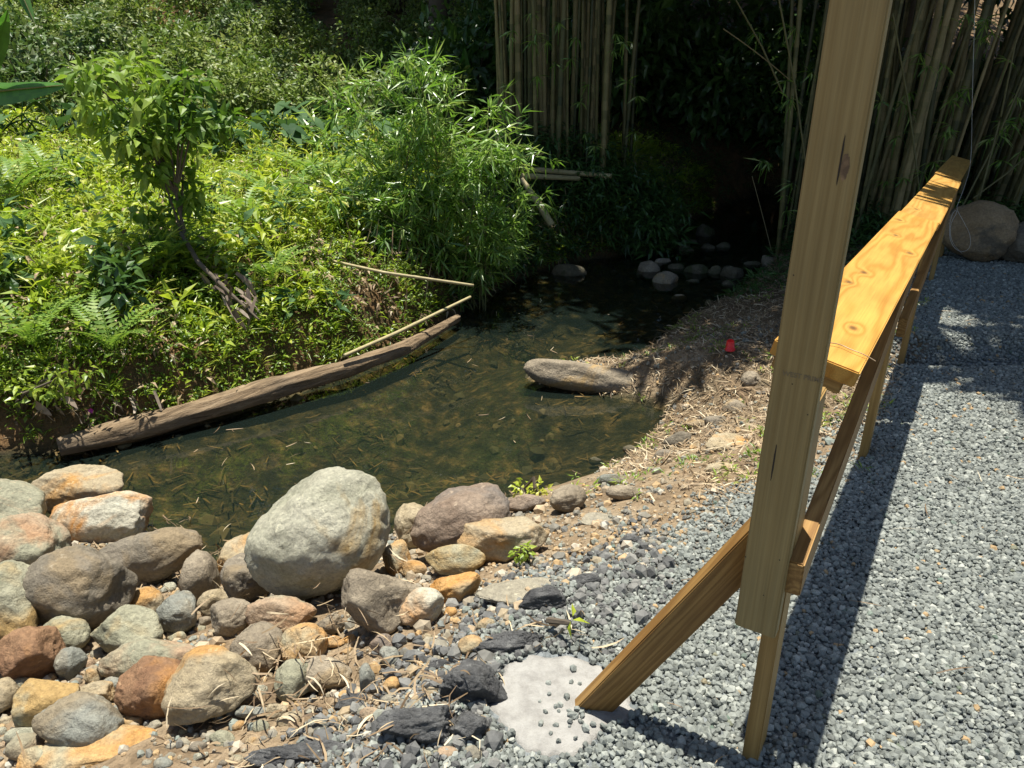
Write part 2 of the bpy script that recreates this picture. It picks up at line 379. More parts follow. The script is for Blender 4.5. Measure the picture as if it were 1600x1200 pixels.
L_TARO = leafmat("taro_leaf", [(.035, .085, .03), (.06, .13, .045), (.11, .20, .07)], .3, .65, .15)
L_HILL = leafmat("hill_leaf", [(.06, .11, .025), (.13, .21, .04), (.24, .32, .07), (.42, .44, .20)], .35)
L_FERN = leafmat("fern_leaf", [(.14, .26, .04), (.22, .36, .06), (.33, .44, .09)], .4)
L_BAN = leafmat("banana_leaf", [(.07, .19, .03), (.10, .25, .04)], .4, .4, .5)
STEMM = attrmat("green_stem", [(0, (.06, .07, .02)), (1, (.16, .16, .06))], .6)

# ------------------------------------------------------------------ setting: ground and water
def axis(parts):
    a = [np.arange(p, q, s) for p, q, s in parts]; return np.concatenate(a)
gx = axis([(-60, -12, 3.0), (-12, -4.5, .3), (-4.5, 4.8, .045), (4.8, 12, .25), (12, 63, 3.0)])
gy = axis([(-30, 0, 2.5), (0, 1.0, .1), (1.0, 9.6, .045), (9.6, 20, .2), (20, 34, .7), (34, 96, 4.0)])
XX, YY = np.meshgrid(gx, gy)
Z, ip, ig, dge, wl, dn, df = terrain(XX, YY, True)
V = np.stack([XX, YY, Z], -1).reshape(-1, 3); ny, nx = XX.shape
i = np.arange(ny - 1)[:, None] * nx + np.arange(nx - 1)[None]
me = npmesh("ground", V, np.stack([i, i + 1, i + nx + 1, i + nx], -1).reshape(-1, 4), None, True)
nz = fbm(XX * 5, YY * 5)
for nm, val in (("gravel", np.where(ig, sstep(-.05, .12, dge + .25 * (nz - .5)), sstep(.08, -.12, dge + .3 * (nz - .5)))),
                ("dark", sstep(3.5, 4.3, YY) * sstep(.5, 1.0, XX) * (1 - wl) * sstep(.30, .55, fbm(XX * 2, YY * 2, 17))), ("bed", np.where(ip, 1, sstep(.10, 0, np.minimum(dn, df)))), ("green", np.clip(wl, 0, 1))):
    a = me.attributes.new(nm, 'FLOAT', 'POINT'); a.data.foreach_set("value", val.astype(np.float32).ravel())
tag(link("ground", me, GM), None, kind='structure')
bmw = bmesh.new(); hull = [(-14, .5), (9, .5), (9, 20), (-14, 20)]
PP = []
# water sheet: the pond outline pushed a little into the banks
cen = POND
nrmls = []
for k in range(len(POND)):
    a, c = POND[k - 1], POND[(k + 1) % len(POND)]; d = c - a; n = np.array([d[1], -d[0]]); n /= np.linalg.norm(n) + 1e-9
    nrmls.append(n)
area = sum(POND[k - 1][0] * POND[k][1] - POND[k][0] * POND[k - 1][1] for k in range(len(POND)))
sg = 1 if area > 0 else -1
vsw = [bmw.verts.new((p[0] + sg * n[0] * .06, p[1] + sg * n[1] * .06, ZW)) for p, n in zip(POND, nrmls)]
fw = bmw.faces.new(vsw)
if fw.normal.z < 0: fw.normal_flip()
bmw.normal_update()
if fw.normal.z < 0: fw.normal_flip()
bmesh.ops.triangulate(bmw, faces=[fw])
mw = bpy.data.meshes.new("water"); bmw.to_mesh(mw); bmw.free(); tag(link("water", mw, WATER), None, kind='structure')

# ------------------------------------------------------------------ gravel and pebbles
_ph = (1 + 5**.5) / 2
ICO = nrm(np.array([[-1, _ph, 0], [1, _ph, 0], [-1, -_ph, 0], [1, -_ph, 0], [0, -1, _ph], [0, 1, _ph], [0, -1, -_ph], [0, 1, -_ph], [_ph, 0, -1], [_ph, 0, 1], [-_ph, 0, -1], [-_ph, 0, 1]]))
ICF = np.array([[0, 11, 5], [0, 5, 1], [0, 1, 7], [0, 7, 10], [0, 10, 11], [1, 5, 9], [5, 11, 4], [11, 10, 2], [10, 7, 6], [7, 1, 8], [3, 9, 4], [3, 4, 2], [3, 2, 6], [3, 6, 8], [3, 8, 9], [4, 9, 5], [2, 4, 11], [6, 2, 10], [8, 6, 7], [9, 8, 1]])
def rotm(n, tilt=1.0):
    q = rng.normal(size=(n, 4)); q[:, 1:3] *= tilt; q = nrm(q); w, x, y, z = q.T
    return np.stack([np.stack([1 - 2 * (y * y + z * z), 2 * (x * y - z * w), 2 * (x * z + y * w)], -1),
                     np.stack([2 * (x * y + z * w), 1 - 2 * (x * x + z * z), 2 * (y * z - x * w)], -1),
                     np.stack([2 * (x * z - y * w), 2 * (y * z + x * w), 1 - 2 * (x * x + y * y)], -1)], 1)
def stones(mb, x, y, size, sink=.2, jit=.3, tilt=.8, R=None, lift=0, z=None):
    n = len(x); P = np.stack([x, y, (terrain(x, y) if z is None else z)], -1)
    Vv = ICO[None] * rng.uniform(1 - jit * .5, 1 + jit * .5, (n, 12, 1)) + rng.uniform(-jit, jit, (n, 12, 3)) * .55
    Vv = np.sign(Vv) * np.abs(Vv)**.8
    Vv = Vv * rng.uniform(.62, 1.1, (n, 1, 3)) * (size[:, None, None] * .56)
    Vv = np.einsum('nij,nkj->nki', rotm(n, tilt), Vv) + P[:, None]; Vv[:, :, 2] += (size * (.5 - sink) * .8 + lift)[:, None]
    if R is None: R = rng.random(n)
    Fc = (np.arange(n)[:, None, None] * 12 + ICF[None]).reshape(-1, 3)
    mb.add(Vv, Fc, np.repeat(R, 20))
outl = [(782, 1042), (830, 1022), (905, 1022), (945, 1040), (960, 1062), (985, 1092), (1005, 1118), (985, 1135), (955, 1140), (930, 1165), (905, 1190), (862, 1196), (820, 1186), (795, 1150), (762, 1120), (755, 1090), (778, 1066)]
CONC = np.array([march(*q)[0][:2] for q in outl])
mb = MB()
def gcand(n, x0, x1, y0, y1):
    x = rng.uniform(x0, x1, n); y = rng.uniform(y0, y1, n); return x, y
def infrust(x, y, z=-.1, m=1.12):
    P = np.stack([x, y, np.full_like(x, z) - CAMZ], -1); d = P @ CF; u = (P @ CR) / d; w = (P @ CU) / d
    return (d > .3) & (abs(u) < .667 * m) & (abs(w) < .5 * m + .03)
def jgrid(s, x0, x1, y0, y1):
    X_, Y_ = np.meshgrid(np.arange(x0, x1, s), np.arange(y0, y1, s)); X_ = X_ + rng.uniform(-.45, .45, X_.shape) * s; Y_ = Y_ + rng.uniform(-.45, .45, Y_.shape) * s; return X_.ravel(), Y_.ravel()
for (s_, x0, x1, y0, y1, s0, s1) in ((.0125, -.7, 3.2, 1.1, 3.2, .010, .025), (.0155, .8, 5.2, 3.2, 5.6, .013, .027), (.022, 2.2, 7.2, 5.6, 8.7, .019, .033)):
    x, y = jgrid(s_, x0, x1, y0, y1); n = len(x); ip_, ig_, dg_, dge_ = fields(x, y)[2:6]
    edge = np.where(ig_, dge_, -dge_); pr = sstep(-.35, .12, edge + .25 * (fbm(x * 4, y * 4) - .5))
    k = infrust(x, y) & (rng.random(n) < pr) & ~inside(np.stack([x, y], 1), CONC); x, y = x[k], y[k]
    sz = rng.uniform(s0, s1, len(x)) * rng.choice([1, 1, 1.15, .75], len(x))
    stones(mb, x, y, sz, .3, lift=rng.uniform(-.004, .006, len(x)), R=np.clip(rng.beta(2, 2.2, len(x)) + (rng.random(len(x)) < .012) * .9, 0, 1))
tag(mb.build("gravel", GRAVM), "loose blue grey crushed stone gravel covering the path beside the railing", "gravel", kind='stuff')
mb = MB()
x, y = gcand(75000, -3.2, 3.4, 1.1, 6.5); dn_, df_, ip_, ig_, dg_, dge_ = fields(x, y)
ok = infrust(x, y, -.4) & (~ip_) & (~ig_) & (dn_ < df_ - .1) & (rng.random(len(x)) < sstep(.25, .6, fbm(x * 2.5, y * 2.5, 5)) * np.where(x > .7, .25, 1))
x, y = x[ok], y[ok]; sz = np.exp(rng.normal(-4.2, .5, len(x))).clip(.006, .055)
stones(mb, x, y, sz, .3, .16, .6)
mk_ = MB(); x, y = gcand(9000, -1.2, .8, 1.1, 3.2); fr_ = fields(x, y); k = infrust(x, y, -.1) & (rng.random(len(x)) < sstep(.45, .05, np.where(fr_[3], fr_[5], fr_[4]) + .35 * (fbm(x * 5, y * 5, 3) - .5))) & ~inside(np.stack([x, y], 1), CONC) & (x < .55); x, y = x[k], y[k]
stones(mk_, x, y, np.exp(rng.normal(-4.1, .5, len(x))).clip(.007, .05), .25, .3, .6, R=rng.uniform(0, 1, len(x)), lift=.006)
tag(mk_.build("asphalt_crumbs", attrmat("asphalt_crumb", [(0, (.08, .08, .076)), (.7, (.15, .15, .14)), (1, (.22, .215, .19))], .9, 60, .8)), "dark crumbled asphalt between the gravel and the boulders", "asphalt crumbs", kind='stuff')
tag(mb.build("pebbles", PEBM), "loose mixed pebbles and stone chips scattered between the boulders", "pebbles", kind='stuff')

# ------------------------------------------------------------------ rocks
_ico = {}
def ico(n):
    if n not in _ico:
        bm = bmesh.new(); bmesh.ops.create_icosphere(bm, subdivisions=n, radius=1)
        v = np.array([q.co[:] for q in bm.verts]); f = np.array([[w.index for w in q.verts] for q in bm.faces]); bm.free(); _ico[n] = (v, f)
    return _ico[n]
def rock_mesh(name, ax, ang=.3, seed=0, sub=4, rough=.03, top=None):
    r = np.random.default_rng(seed); U, Fc = ico(sub)
    npl = int(5 + 9 * ang * 1.2); Nn = nrm(r.normal(size=(npl, 3))); d = r.uniform(.80 - .28 * ang, 1.0, npl)
    if top: Nn = np.vstack([Nn, nrm(np.array([top[:3]]))]); d = np.append(d, top[3])
    dt = U @ Nn.T; rr = np.ones(len(U))
    for q in range(len(d)):
        lim = np.where(dt[:, q] > .05, d[q] / np.maximum(dt[:, q], .05), 9)
        k = .03 + .12 * (1 - ang); h = np.clip(.5 + .5 * (lim - rr) / k, 0, 1); rr = lim * (1 - h) + rr * h - k * h * (1 - h)
    o = r.uniform(0, 50, 3)
    A = U * 1.3 + o; rr = rr * (1 + .16 * (fbm(A[:, 0], A[:, 1], A[:, 2], 2) - .5) * 2 * (1 - .3 * ang))
    B = U * 5 + o; rr = rr + rough * (fbm(B[:, 0], B[:, 1], B[:, 2], 4) - .5) * 2
    B = U * 14 + o; rr = rr + rough * .45 * (fbm(B[:, 0], B[:, 1], B[:, 2], 3) - .5) * 2
    Vv = U * rr[:, None]; Vv /= np.abs(Vv).max(0); Vv = Vv * np.asarray(ax)
    return npmesh(name, Vv, Fc, None, True)
nseed = [100]
def rock(cx, cyy, w, h, tilt, mat, label, ang=.3, cat="boulder", name="boulder", emb=.45, depth=1.0, group=None, rough=.065, flat=None, top=None, sub=None):
    nseed[0] += 1
    p0, d0 = march(cx, cyy, .0); c = h / 2 * d0 / F
    p, d = march(cx, cyy, c * emb * (2 if not flat else 1) * .9)
    sc = d / F; a, c = w / 2 * sc, h / 2 * sc
    b = c * depth
    if sub is None: sub = 5 if w > 60 else (4 if w > 30 else 3)
    if flat:           # lies flat on the ground: world-aligned, thin
        me = rock_mesh(name, (a, max(c, h / 2 * sc / math.sin(PITCH + math.atan((cyy - 600) / F)) * .9), a * flat), ang, nseed[0], sub, rough, (0, 0, 1, .6))
        M = Matrix.Rotation(math.radians(tilt), 4, 'Z')
    else:
        me = rock_mesh(name, (a, b, c), ang, nseed[0], sub, rough, top)
        ph = math.radians(tilt); Rr = CR * math.cos(ph) + CU * math.sin(ph); Uu = -CR * math.sin(ph) + CU * math.cos(ph)
        M = Matrix((Vector(Rr), Vector(CF), Vector(Uu))).transposed().to_4x4()
    o = link(name, me, RM[mat]); o.matrix_world = Matrix.Translation(Vector(p)) @ M
    return tag(o, label, cat, group)
GB = "boulders heaped at the water's edge"
ROCKS = [
 (127, 765, 136, 74, 5, 'tan', "tan boulder at the back of the left heap, nearest the water", .2),
 (10, 800, 140, 95, -8, 'pink', "pinkish boulder cut by the left edge of the photo, highest there", .3),
 (165, 810, 170, 88, 3, 'whiteorange', "white boulder with bright orange stained ends on the left heap", .45),
 (40, 852, 124, 104, 12, 'pink', "rounded pink orange boulder against the left edge below the white orange one", .25),
 (228, 872, 190, 86, 14, 'darkgrey', "long dark grey boulder lying under the white and orange boulder", .2),
 (118, 918, 180, 140, 18, 'darkgrey', "large smooth dark grey boulder in front of the long grey one", .15),
 (15, 948, 110, 130, 20, 'greenish', "olive grey boulder at the left edge beside the large dark one", .2),
 (52, 1020, 100, 96, -10, 'redbrown', "dark brown boulder under the large smooth grey boulder", .4),
 (5, 1035, 44, 60, 0, 'bluegrey', "grey stone wedged at the left edge below the olive grey boulder", .3),
 (101, 993, 72, 56, 5, 'greenish', "small round greenish stone leaning on the large dark grey boulder", .1),
 (191, 988, 118, 80, 2, 'greenish', "blocky pale green stone with a broken face", .75),
 (229, 942, 46, 42, -10, 'tan', "small brown stone above the blocky pale green stone", .5),
 (281, 958, 64, 62, 0, 'bluegrey', "round grey green stone beside the clump of dry leaves", .15),
 (362, 965, 68, 56, 12, 'greybrown', "egg shaped brown stone right of the round grey green stone", .1),
 (335, 943, 50, 40, 20, 'tan', "small tan stone between the round green stone and the tall grey boulder", .5),
 (316, 905, 50, 80, 10, 'greybrown', "narrow grey stone standing behind the dry leaves by the water", .5),
 (442, 962, 105, 56, -5, 'pink', "flat pinkish stone in the shade of the great pale boulder", .4),
 (404, 1014, 78, 80, 10, 'greybrown', "rounded grey brown stone with a green sprig in front", .15),
 (475, 1008, 66, 62, 0, 'orange', "round orange stone right of the stone with the green sprig", .15),
 (233, 1032, 150, 64, 10, 'pink', "long reddish flat stone behind the dark red stone", .3),
 (233, 1076, 100, 94, 5, 'redbrown', "dark red brown stone leaning on the big tan orange boulder", .3),
 (322, 1074, 146, 114, 18, 'tan', "big tan orange boulder in the lower left of the heap", .35),
 (70, 1096, 114, 72, 15, 'greenish', "pale green wedge shaped stone near the bottom left corner", .6),
 (119, 1130, 130, 88, -20, 'bluegrey', "broad blue grey stone above the orange slab in the bottom left", .4),
 (110, 1036, 40, 44, 20, 'bluegrey', "small dark mottled stone below the small round greenish stone", .3),
 (146, 1056, 27, 24, 0, 'tan', "little cream stone between the mottled stone and the red flat stone", .3),
 (177, 1070, 34, 22, 5, 'bluegrey', "little blue grey stone below the red flat stone", .2),
 (152, 1086, 56, 36, 5, 'tan', "tan wedge stone left of the dark red brown stone", .6),
 (203, 1128, 34, 20, 0, 'orange', "little orange brown stone under the dark red stone", .2),
 (134, 1040, 24, 22, 0, 'pink', "little pink stone beside the mottled stone", .3),
 (462, 1064, 56, 62, 10, 'greenish', "grey green stone half buried left of the smooth brown one", .3),
 (506, 1056, 80, 56, -8, 'greybrown', "smooth grey brown stone half buried in the sandy soil", .2),
 (55, 1190, 56, 40, 5, 'orange', "orange stone at the bottom edge left of the slab", .3),
 (38, 1168, 50, 38, 0, 'pink', "pinkish grey stone above the orange stone at the bottom edge", .2),
 (33, 1150, 44, 30, 0, 'pale', "cream stone above the pinkish grey stone near the bottom left", .4),
 (5, 1090, 40, 54, 0, 'tan', "tan brown stone cut by the left edge near the bottom", .3),
 (32, 1072, 28, 24, 0, 'pale', "small white pebble like stone near the left edge", .1),
 (374, 868, 64, 92, -52, 'tan', "tan boulder tucked behind the left of the great pale boulder", .3),
 (382, 905, 60, 76, 20, 'darkgrey', "dark grey boulder under the left end of the great pale boulder", .3),
 (503, 832, 236, 190, 34, 'pale', "great pale green white boulder, largest of all, at the water's edge", .3),
 (590, 937, 128, 104, -8, 'greybrown', "pitted brown grey boulder right below the great pale boulder", .55),
 (722, 815, 162, 112, 18, 'purple', "large smooth purple brown boulder by the water right of the great pale one", .15),
 (650, 822, 56, 70, 30, 'tan', "tan boulder in the gap between the great pale and purple brown boulders", .3),
 (622, 872, 44, 52, 0, 'orange', "rusty orange stone below the tan boulder in the gap", .5),
 (645, 890, 40, 26, 0, 'tan', "small beige stone right of the rusty orange stone", .3),
 (708, 877, 94, 48, 5, 'greenish', "low pale green stone in front of the purple brown boulder", .3),
 (658, 950, 68, 58, 10, 'whiteorange', "orange stone with a white crusted face", .3),
 (708, 920, 84, 54, 15, 'orange', "cracked bright orange stone beside the white crusted one", .6),
 (519, 977, 40, 36, 0, 'greybrown', "small grey stone left below the pitted brown grey boulder", .5),
 (521, 1003, 32, 18, 0, 'orange', "small orange stone right of the round orange stone", .5),
 (598, 1006, 36, 28, 0, 'purple', "small dark purplish stone under the pitted boulder", .4),
 (608, 1026, 30, 30, 0, 'bluegrey', "small blue grey stone under the dark purplish stone", .4),
 (614, 1072, 27, 26, 0, 'orange', "small yellow orange stone in the sandy soil", .3),
 (737, 1009, 38, 28, 5, 'orange', "small orange brown stone above the asphalt lumps", .3),
 (572, 1060, 24, 44, 0, 'bluegrey', "upright small blue grey stone beside the smooth grey brown stone", .5),
 (430, 1110, 32, 20, 0, 'tan', "small tan stone right of the big tan orange boulder", .4),
 (395, 1112, 50, 22, 0, 'bluegrey', "flat small grey stone at the right foot of the big tan orange boulder", .5),
 (887, 780, 52, 40, 10, 'greybrown', "rounded brown grey stone beyond the leafy sprig by the pool", .3),
 (820, 788, 60, 28, 5, 'purple', "low brown stone between the purple brown boulder and the leafy sprig", .3),
 (975, 770, 50, 22, 0, 'greybrown', "flat grey stone on the bank above the pool", .4),
 (957, 750, 40, 18, 0, 'bluegrey', "pale grey stone at the pool's near right shore", .4),
 (1173, 593, 30, 24, 0, 'greybrown', "round grey stone on the litter bank left of the post", .3),
 (1150, 638, 38, 24, 0, 'greybrown', "grey stone below the litter heap, nearer the post", .4),
 (1118, 658, 30, 20, 0, 'darkgrey', "dark stone below the litter heap, nearer the pool", .4),
 (1062, 690, 46, 28, 10, 'darkgrey', "dark stone at the shaded corner of the pool", .4),
 (1090, 664, 36, 20, 0, 'greybrown', "brown stone under the edge of the litter heap", .4),
 (1040, 712, 30, 18, 0, 'darkgrey', "small dark stone by the shallow sandy shore", .3),
 (1128, 735, 50, 22, 0, 'tan', "tan stone in the dry grass left of the post", .4),
 (931, 721, 20, 13, 0, 'wet', "small dark stone standing in the sandy shallows", .2),
 (984, 702, 22, 12, 0, 'wet', "dark wet stone at the edge of the sandy shallows", .2),
]
for r in ROCKS:
    k_ = 1.0 if r[2] > 150 else (1.10 if r[2] > 60 else 1.16)
    rock(r[0], r[1], r[2] * k_, r[3] * k_, *r[4:7], ang=min(.9, r[7] + (.22 if r[2] < 150 else .06)), emb=.45 if r[0] < 1030 else .12, cat="boulder" if r[2] > 75 else "stone", name="boulder" if r[2] > 75 else "stone", group=GB)
rock(785, 838, 150, 84, 4, 'tan', "angular flat topped tan rock in front of the purple brown boulder", ang=.9, group=GB, top=(.1, -.2, 1, .45))
rock(155, 1168, 190, 70, 10, 'orange', "flat orange tan slab at the bottom left", .5, flat=.18, group=GB, emb=.4)
rock(820, 925, 160, 50, 5, 'slab', "flat grey tan slab level with the ground above the asphalt lumps", .5, flat=.10, group=GB, emb=.4)
rock(935, 812, 70, 24, 0, 'slab', "flat pale stone sunk in the dry grass", .4, flat=.15, cat="stone", name="stone", emb=.3)
rock(1140, 692, 84, 34, 10, 'tan', "flat tan rock showing through the bank left of the post", .4, flat=.15, cat="stone", name="stone", emb=.3)
for a in ((852, 940, 74, 46, 'black asphalt lump at the foot of the flat slab'), (800, 1003, 106, 42, 'flat black asphalt lump above the white concrete'),
          (738, 1068, 92, 78, 'tall black asphalt lump left of the white concrete'), (653, 1133, 104, 80, 'largest black asphalt lump near the bottom edge'),
          (733, 1138, 52, 58, 'pointed black asphalt lump touching the white concrete'), (544, 1099, 40, 28, 'small black asphalt lump on the sandy soil'),
          (470, 1180, 150, 40, 'long flat asphalt slab at the bottom edge'), (988, 845, 36, 24, 'small dark asphalt lump among the dry grass'),
          (915, 905, 46, 24, 'small asphalt lump right of the flat slab'), (690, 1040, 40, 24, 'small asphalt lump behind the tall one')):
    rock(a[0], a[1], a[2] * 1.22, a[3] * 1.08, 4, 'asphalt', a[4], ang=.95, cat="asphalt lump", name="asphalt_lump", emb=.3, group="broken asphalt lumps", rough=.11)
rock(925, 592, 225, 48, -9, 'greybrown', "long smooth grey brown rock reaching out into the pool like a sunken log", .12, depth=1.3, rough=.03, emb=.05)
_pl = [(r[0], r[1], r[2] / 2, r[3] / 2) for r in ROCKS] + [(785, 838, 75, 42), (155, 1168, 90, 32), (820, 925, 76, 22), (653, 1133, 50, 40), (738, 1068, 46, 38), (544, 1099, 20, 14), (470, 1180, 75, 20), (800, 1003, 52, 20)]
_c = 0
for _ in range(2600):
    px, py = random.uniform(0, 760), random.uniform(900, 1195); w_ = random.choice([18, 22, 26, 30, 36, 42]) * random.uniform(.8, 1.1); h_ = w_ * random.uniform(.6, .85)
    if px > 430 and (py < 940 or random.random() < .72): continue
    if px > 560 and random.random() < .6: continue
    if any(((px - q[0]) / (q[2] * .95 + w_ * .38))**2 + ((py - q[1]) / (q[3] * .95 + h_ * .38))**2 < 1 for q in _pl): continue
    _pl.append((px, py, w_ / 2, h_ / 2)); _c += 1
    rock(px, py, w_, h_, random.uniform(-25, 25), random.choice(['tan', 'greenish', 'greybrown', 'orange', 'bluegrey', 'pink', 'darkgrey', 'slab', 'tan', 'pale']), "small cobble wedged in the gaps between the boulders of the heap", ang=random.uniform(.3, .7), cat="cobble", name="cobble", emb=random.uniform(.1, .35), group="small cobbles filling the gaps", sub=3)
    if _c >= 170: break
for a in ((890, 431, 60, 26, "broad olive boulder standing alone in the far water"), (1012, 425, 40, 24, "round grey stone at the left of the far stone bar"),
          (1034, 413, 32, 15, "dark stone behind the round grey stone of the far bar"), (1040, 443, 42, 26, "large pale grey stone at the front of the far bar"),
          (1056, 423, 28, 15, "dark stone in the middle of the far bar"), (1088, 428, 40, 22, "mossy green stone in the middle of the far bar"),
          (1117, 430, 26, 20, "dark round stone right of the mossy stone"), (1144, 434, 36, 28, "mossy boulder at the right end of the far bar"),
          (1139, 449, 26, 15, "small stone leaning on the right end boulder"), (1062, 468, 26, 11, "pale flat stone alone in front of the far bar"),
          (1102, 369, 32, 26, "mossy boulder farthest back in the dark stream"), (1077, 382, 26, 12, "flat stone beside the farthest mossy boulder"),
          (1108, 392, 28, 15, "brown stone in front of the farthest mossy boulder"), (1130, 390, 26, 15, "tan stone right in front of the farthest boulder"),
          (1068, 395, 32, 15, "long dark stone in the back of the stream"), (1009, 392, 36, 24, "dark boulder against the far bank"),
          (1175, 418, 30, 12, "brown stone by the right shore of the dark stream"), (1200, 412, 30, 18, "grey stone on the right shore under the reeds")):
    rock(a[0], a[1] - 2, a[2], a[3] * 1.35, random.uniform(-12, 12), 'greybrown' if 'pale' in a[4] or 'grey' in a[4] else 'wet', a[4], ang=.5, cat="stone", name="stone", emb=.12, group="stones in the far stream")
for a in ((960, 426, 14, 8), (1044, 430, 20, 10), (1082, 442, 24, 13), (986, 442, 17, 9), (1091, 468, 16, 8), (1062, 477, 15, 7), (1106, 406, 16, 8), (1165, 406, 13, 8),
          (1105, 455, 18, 8), (1120, 462, 14, 7), (1075, 455, 16, 8), (1020, 455, 18, 8), (1160, 455, 18, 9), (1096, 418, 14, 8), (1060, 404, 14, 8)):
    rock(*a, 0, 'wet', "small grey stone among the bigger stones of the far stream", ang=.2, cat="stone", name="stone", emb=.2, group="small stones in the far stream")
rock(1528, 362, 124, 96, -8, 'brown', "large brownish boulder at the far end of the gravel beside the railing", .3, emb=.42)
rock(1608, 380, 90, 74, 0, 'darkgrey', "dark boulder at the right edge behind the gravel", .3, emb=.42)

# ------------------------------------------------------------------ railing
RD = np.array([.6, 1, 0]) / math.hypot(.6, 1); RWv = np.array([RD[1], -RD[0], 0])     # along, to the right
rail = empty("wooden_railing", (railx(1.39), 1.39, 0), "long weathered wooden railing with plank top and tall post along the gravel", "railing")
def board(name, p0, p1, wdir, w, th, mat, parent=rail, bev=.003, label=None, seg=1):
    p0, p1 = Vector(p0), Vector(p1); X = (p1 - p0); L = X.length; X.normalize(); Y = Vector(wdir); Y = (Y - X * Y.dot(X)).normalized(); Zv = X.cross(Y)
    bm = bmesh.new(); bmesh.ops.create_cube(bm, size=1)
    for v_ in bm.verts: v_.co = Vector(((v_.co.x + .5) * L, v_.co.y * w, v_.co.z * th))
    bmesh.ops.bevel(bm, geom=bm.edges[:], offset=bev, segments=2, affect='EDGES')
    me = bpy.data.meshes.new(name); bm.to_mesh(me); bm.free()
    o = link(name, me, WM[mat] if isinstance(mat, str) else mat, parent)
    M = Matrix((X, Y, Zv)).transposed().to_4x4(); M.translation = p0
    o.matrix_basis = Matrix.Translation(-parent.location) @ M
    if label: o['label'] = label
    return o
TL = math.radians(13); wl_ = -RWv * math.cos(TL) + np.array([0, 0, math.sin(TL)])   # across the plank, right edge -> left edge (higher)
PW, PT = .184, .036
def pl_c(y, off=0):          # right top edge point at y
    return np.array([.72 + .6 * (y - 1.47), y, 1.0 - .052 * (y - 1.47)])
nrmP = np.cross(RD, wl_); nrmP = nrmP if nrmP[2] > 0 else -nrmP
for k, (y0, y1, dz, off, mt) in enumerate(((1.47, 3.60, 0, 0, 'plank1'), (3.622, 5.70, -.007, .006, 'plank2'), (5.720, 7.78, .002, -.003, 'plank2'))):
    a = pl_c(y0) + wl_ * (PW / 2) - nrmP * PT / 2 + np.array([off, 0, dz]); c = pl_c(y1) + wl_ * (PW / 2) - nrmP * PT / 2 + np.array([off * .5, 0, dz])
    board("plank", a, c, wl_, PW, PT, mt, label="golden top plank" if k == 0 else None)
for k, y in enumerate((1.425, 3.19, 4.66, 6.6, 7.72)):
    xg = railx(y); z0 = float(G(np.array(y))) - .04; ztop = pl_c(y)[2] - .022
    sh = RWv * (.018 if k == 0 else -.0)
    board("leg", np.array([xg, y, z0]) + sh, np.array([xg, y, ztop]) + sh + (RWv * .01 if k else 0), RD, .089, .038, 'leg')
# cleats
for y in (1.53, 3.19, 4.66, 6.6, 7.6):
    c = pl_c(y) + wl_ * .10 - nrmP * (PT + .02)
    board("cleat", c - wl_ * .078, c + wl_ * .075, RD, .07 if y < 2 else .04, .038, 'leg')
# tall post
pc = np.array([.545, 1.365, 0])
post = board("post", pc + [0, 0, .43], pc + [.012, -.012, 2.35], RWv, .089, .036, 'post', label="tall upright post nearest the camera")
# split (crack) and knot on the post
def blot(name, u, z, su, sz, mat, par, seed, dx=.0188):
    r = np.random.default_rng(seed); n = 26; a = np.linspace(0, 2 * math.pi, n, endpoint=False)
    rr = 1 + r.uniform(-.12, .12, n); V = np.zeros((n + 1, 3)); V[1:, 0] = z + np.cos(a) * sz * rr; V[1:, 1] = u + np.sin(a) * su * rr; V[0, :2] = (z, u); V[:, 2] = dx
    bm = bmesh.new(); vv = [bm.verts.new(q) for q in V]; bm.verts.ensure_lookup_table()
    for q in range(n): bm.faces.new((vv[0], vv[1 + q], vv[1 + (q + 1) % n]))
    bmesh.ops.recalc_face_normals(bm, faces=bm.faces); me = bpy.data.meshes.new(name); bm.to_mesh(me); bm.free()
    return link(name, me, mat, par)
mk, t, b = newmat("knot_wood"); b.inputs["Base Color"].default_value = (.17, .105, .055, 1); b.inputs["Roughness"].default_value = .7
v = coords(t); col = ramp(t, noise(t, v, 40, 4), [(.35, (.10, .06, .03)), (.6, (.25, .16, .08))]); t.links.new(col, b.inputs["Base Color"])
mc, t, b = newmat("crack_dark"); b.inputs["Base Color"].default_value = (.03, .022, .014, 1); b.inputs["Roughness"].default_value = .9
mi, t, b = newmat("ink"); b.inputs["Base Color"].default_value = (.17, .13, .07, 1); b.inputs["Roughness"].default_value = .8

# braces
board("brace", (.205, 1.56, -.02), (.575, 1.43, .66), (-.85, 0, .5), .089, .036, 'brace', label="short brace leaning from the white concrete to the post")
s0 = np.array([railx(1.36), 1.36, .585]) + RWv * .050; y1 = 3.2; s1 = np.array([railx(y1), y1, .86]) + RWv * .045
board("brace", s0, s1, (0, 0, 1), .089, .036, 'brace', label="long diagonal brace under the near plank")
s0 = np.array([railx(3.25), 3.25, .50]) + RWv * .045; y1 = 6.0; s1 = np.array([railx(y1), y1, .66]) + RWv * .05
board("brace", s0, s1, (0, 0, 1), .089, .036, 'brace')

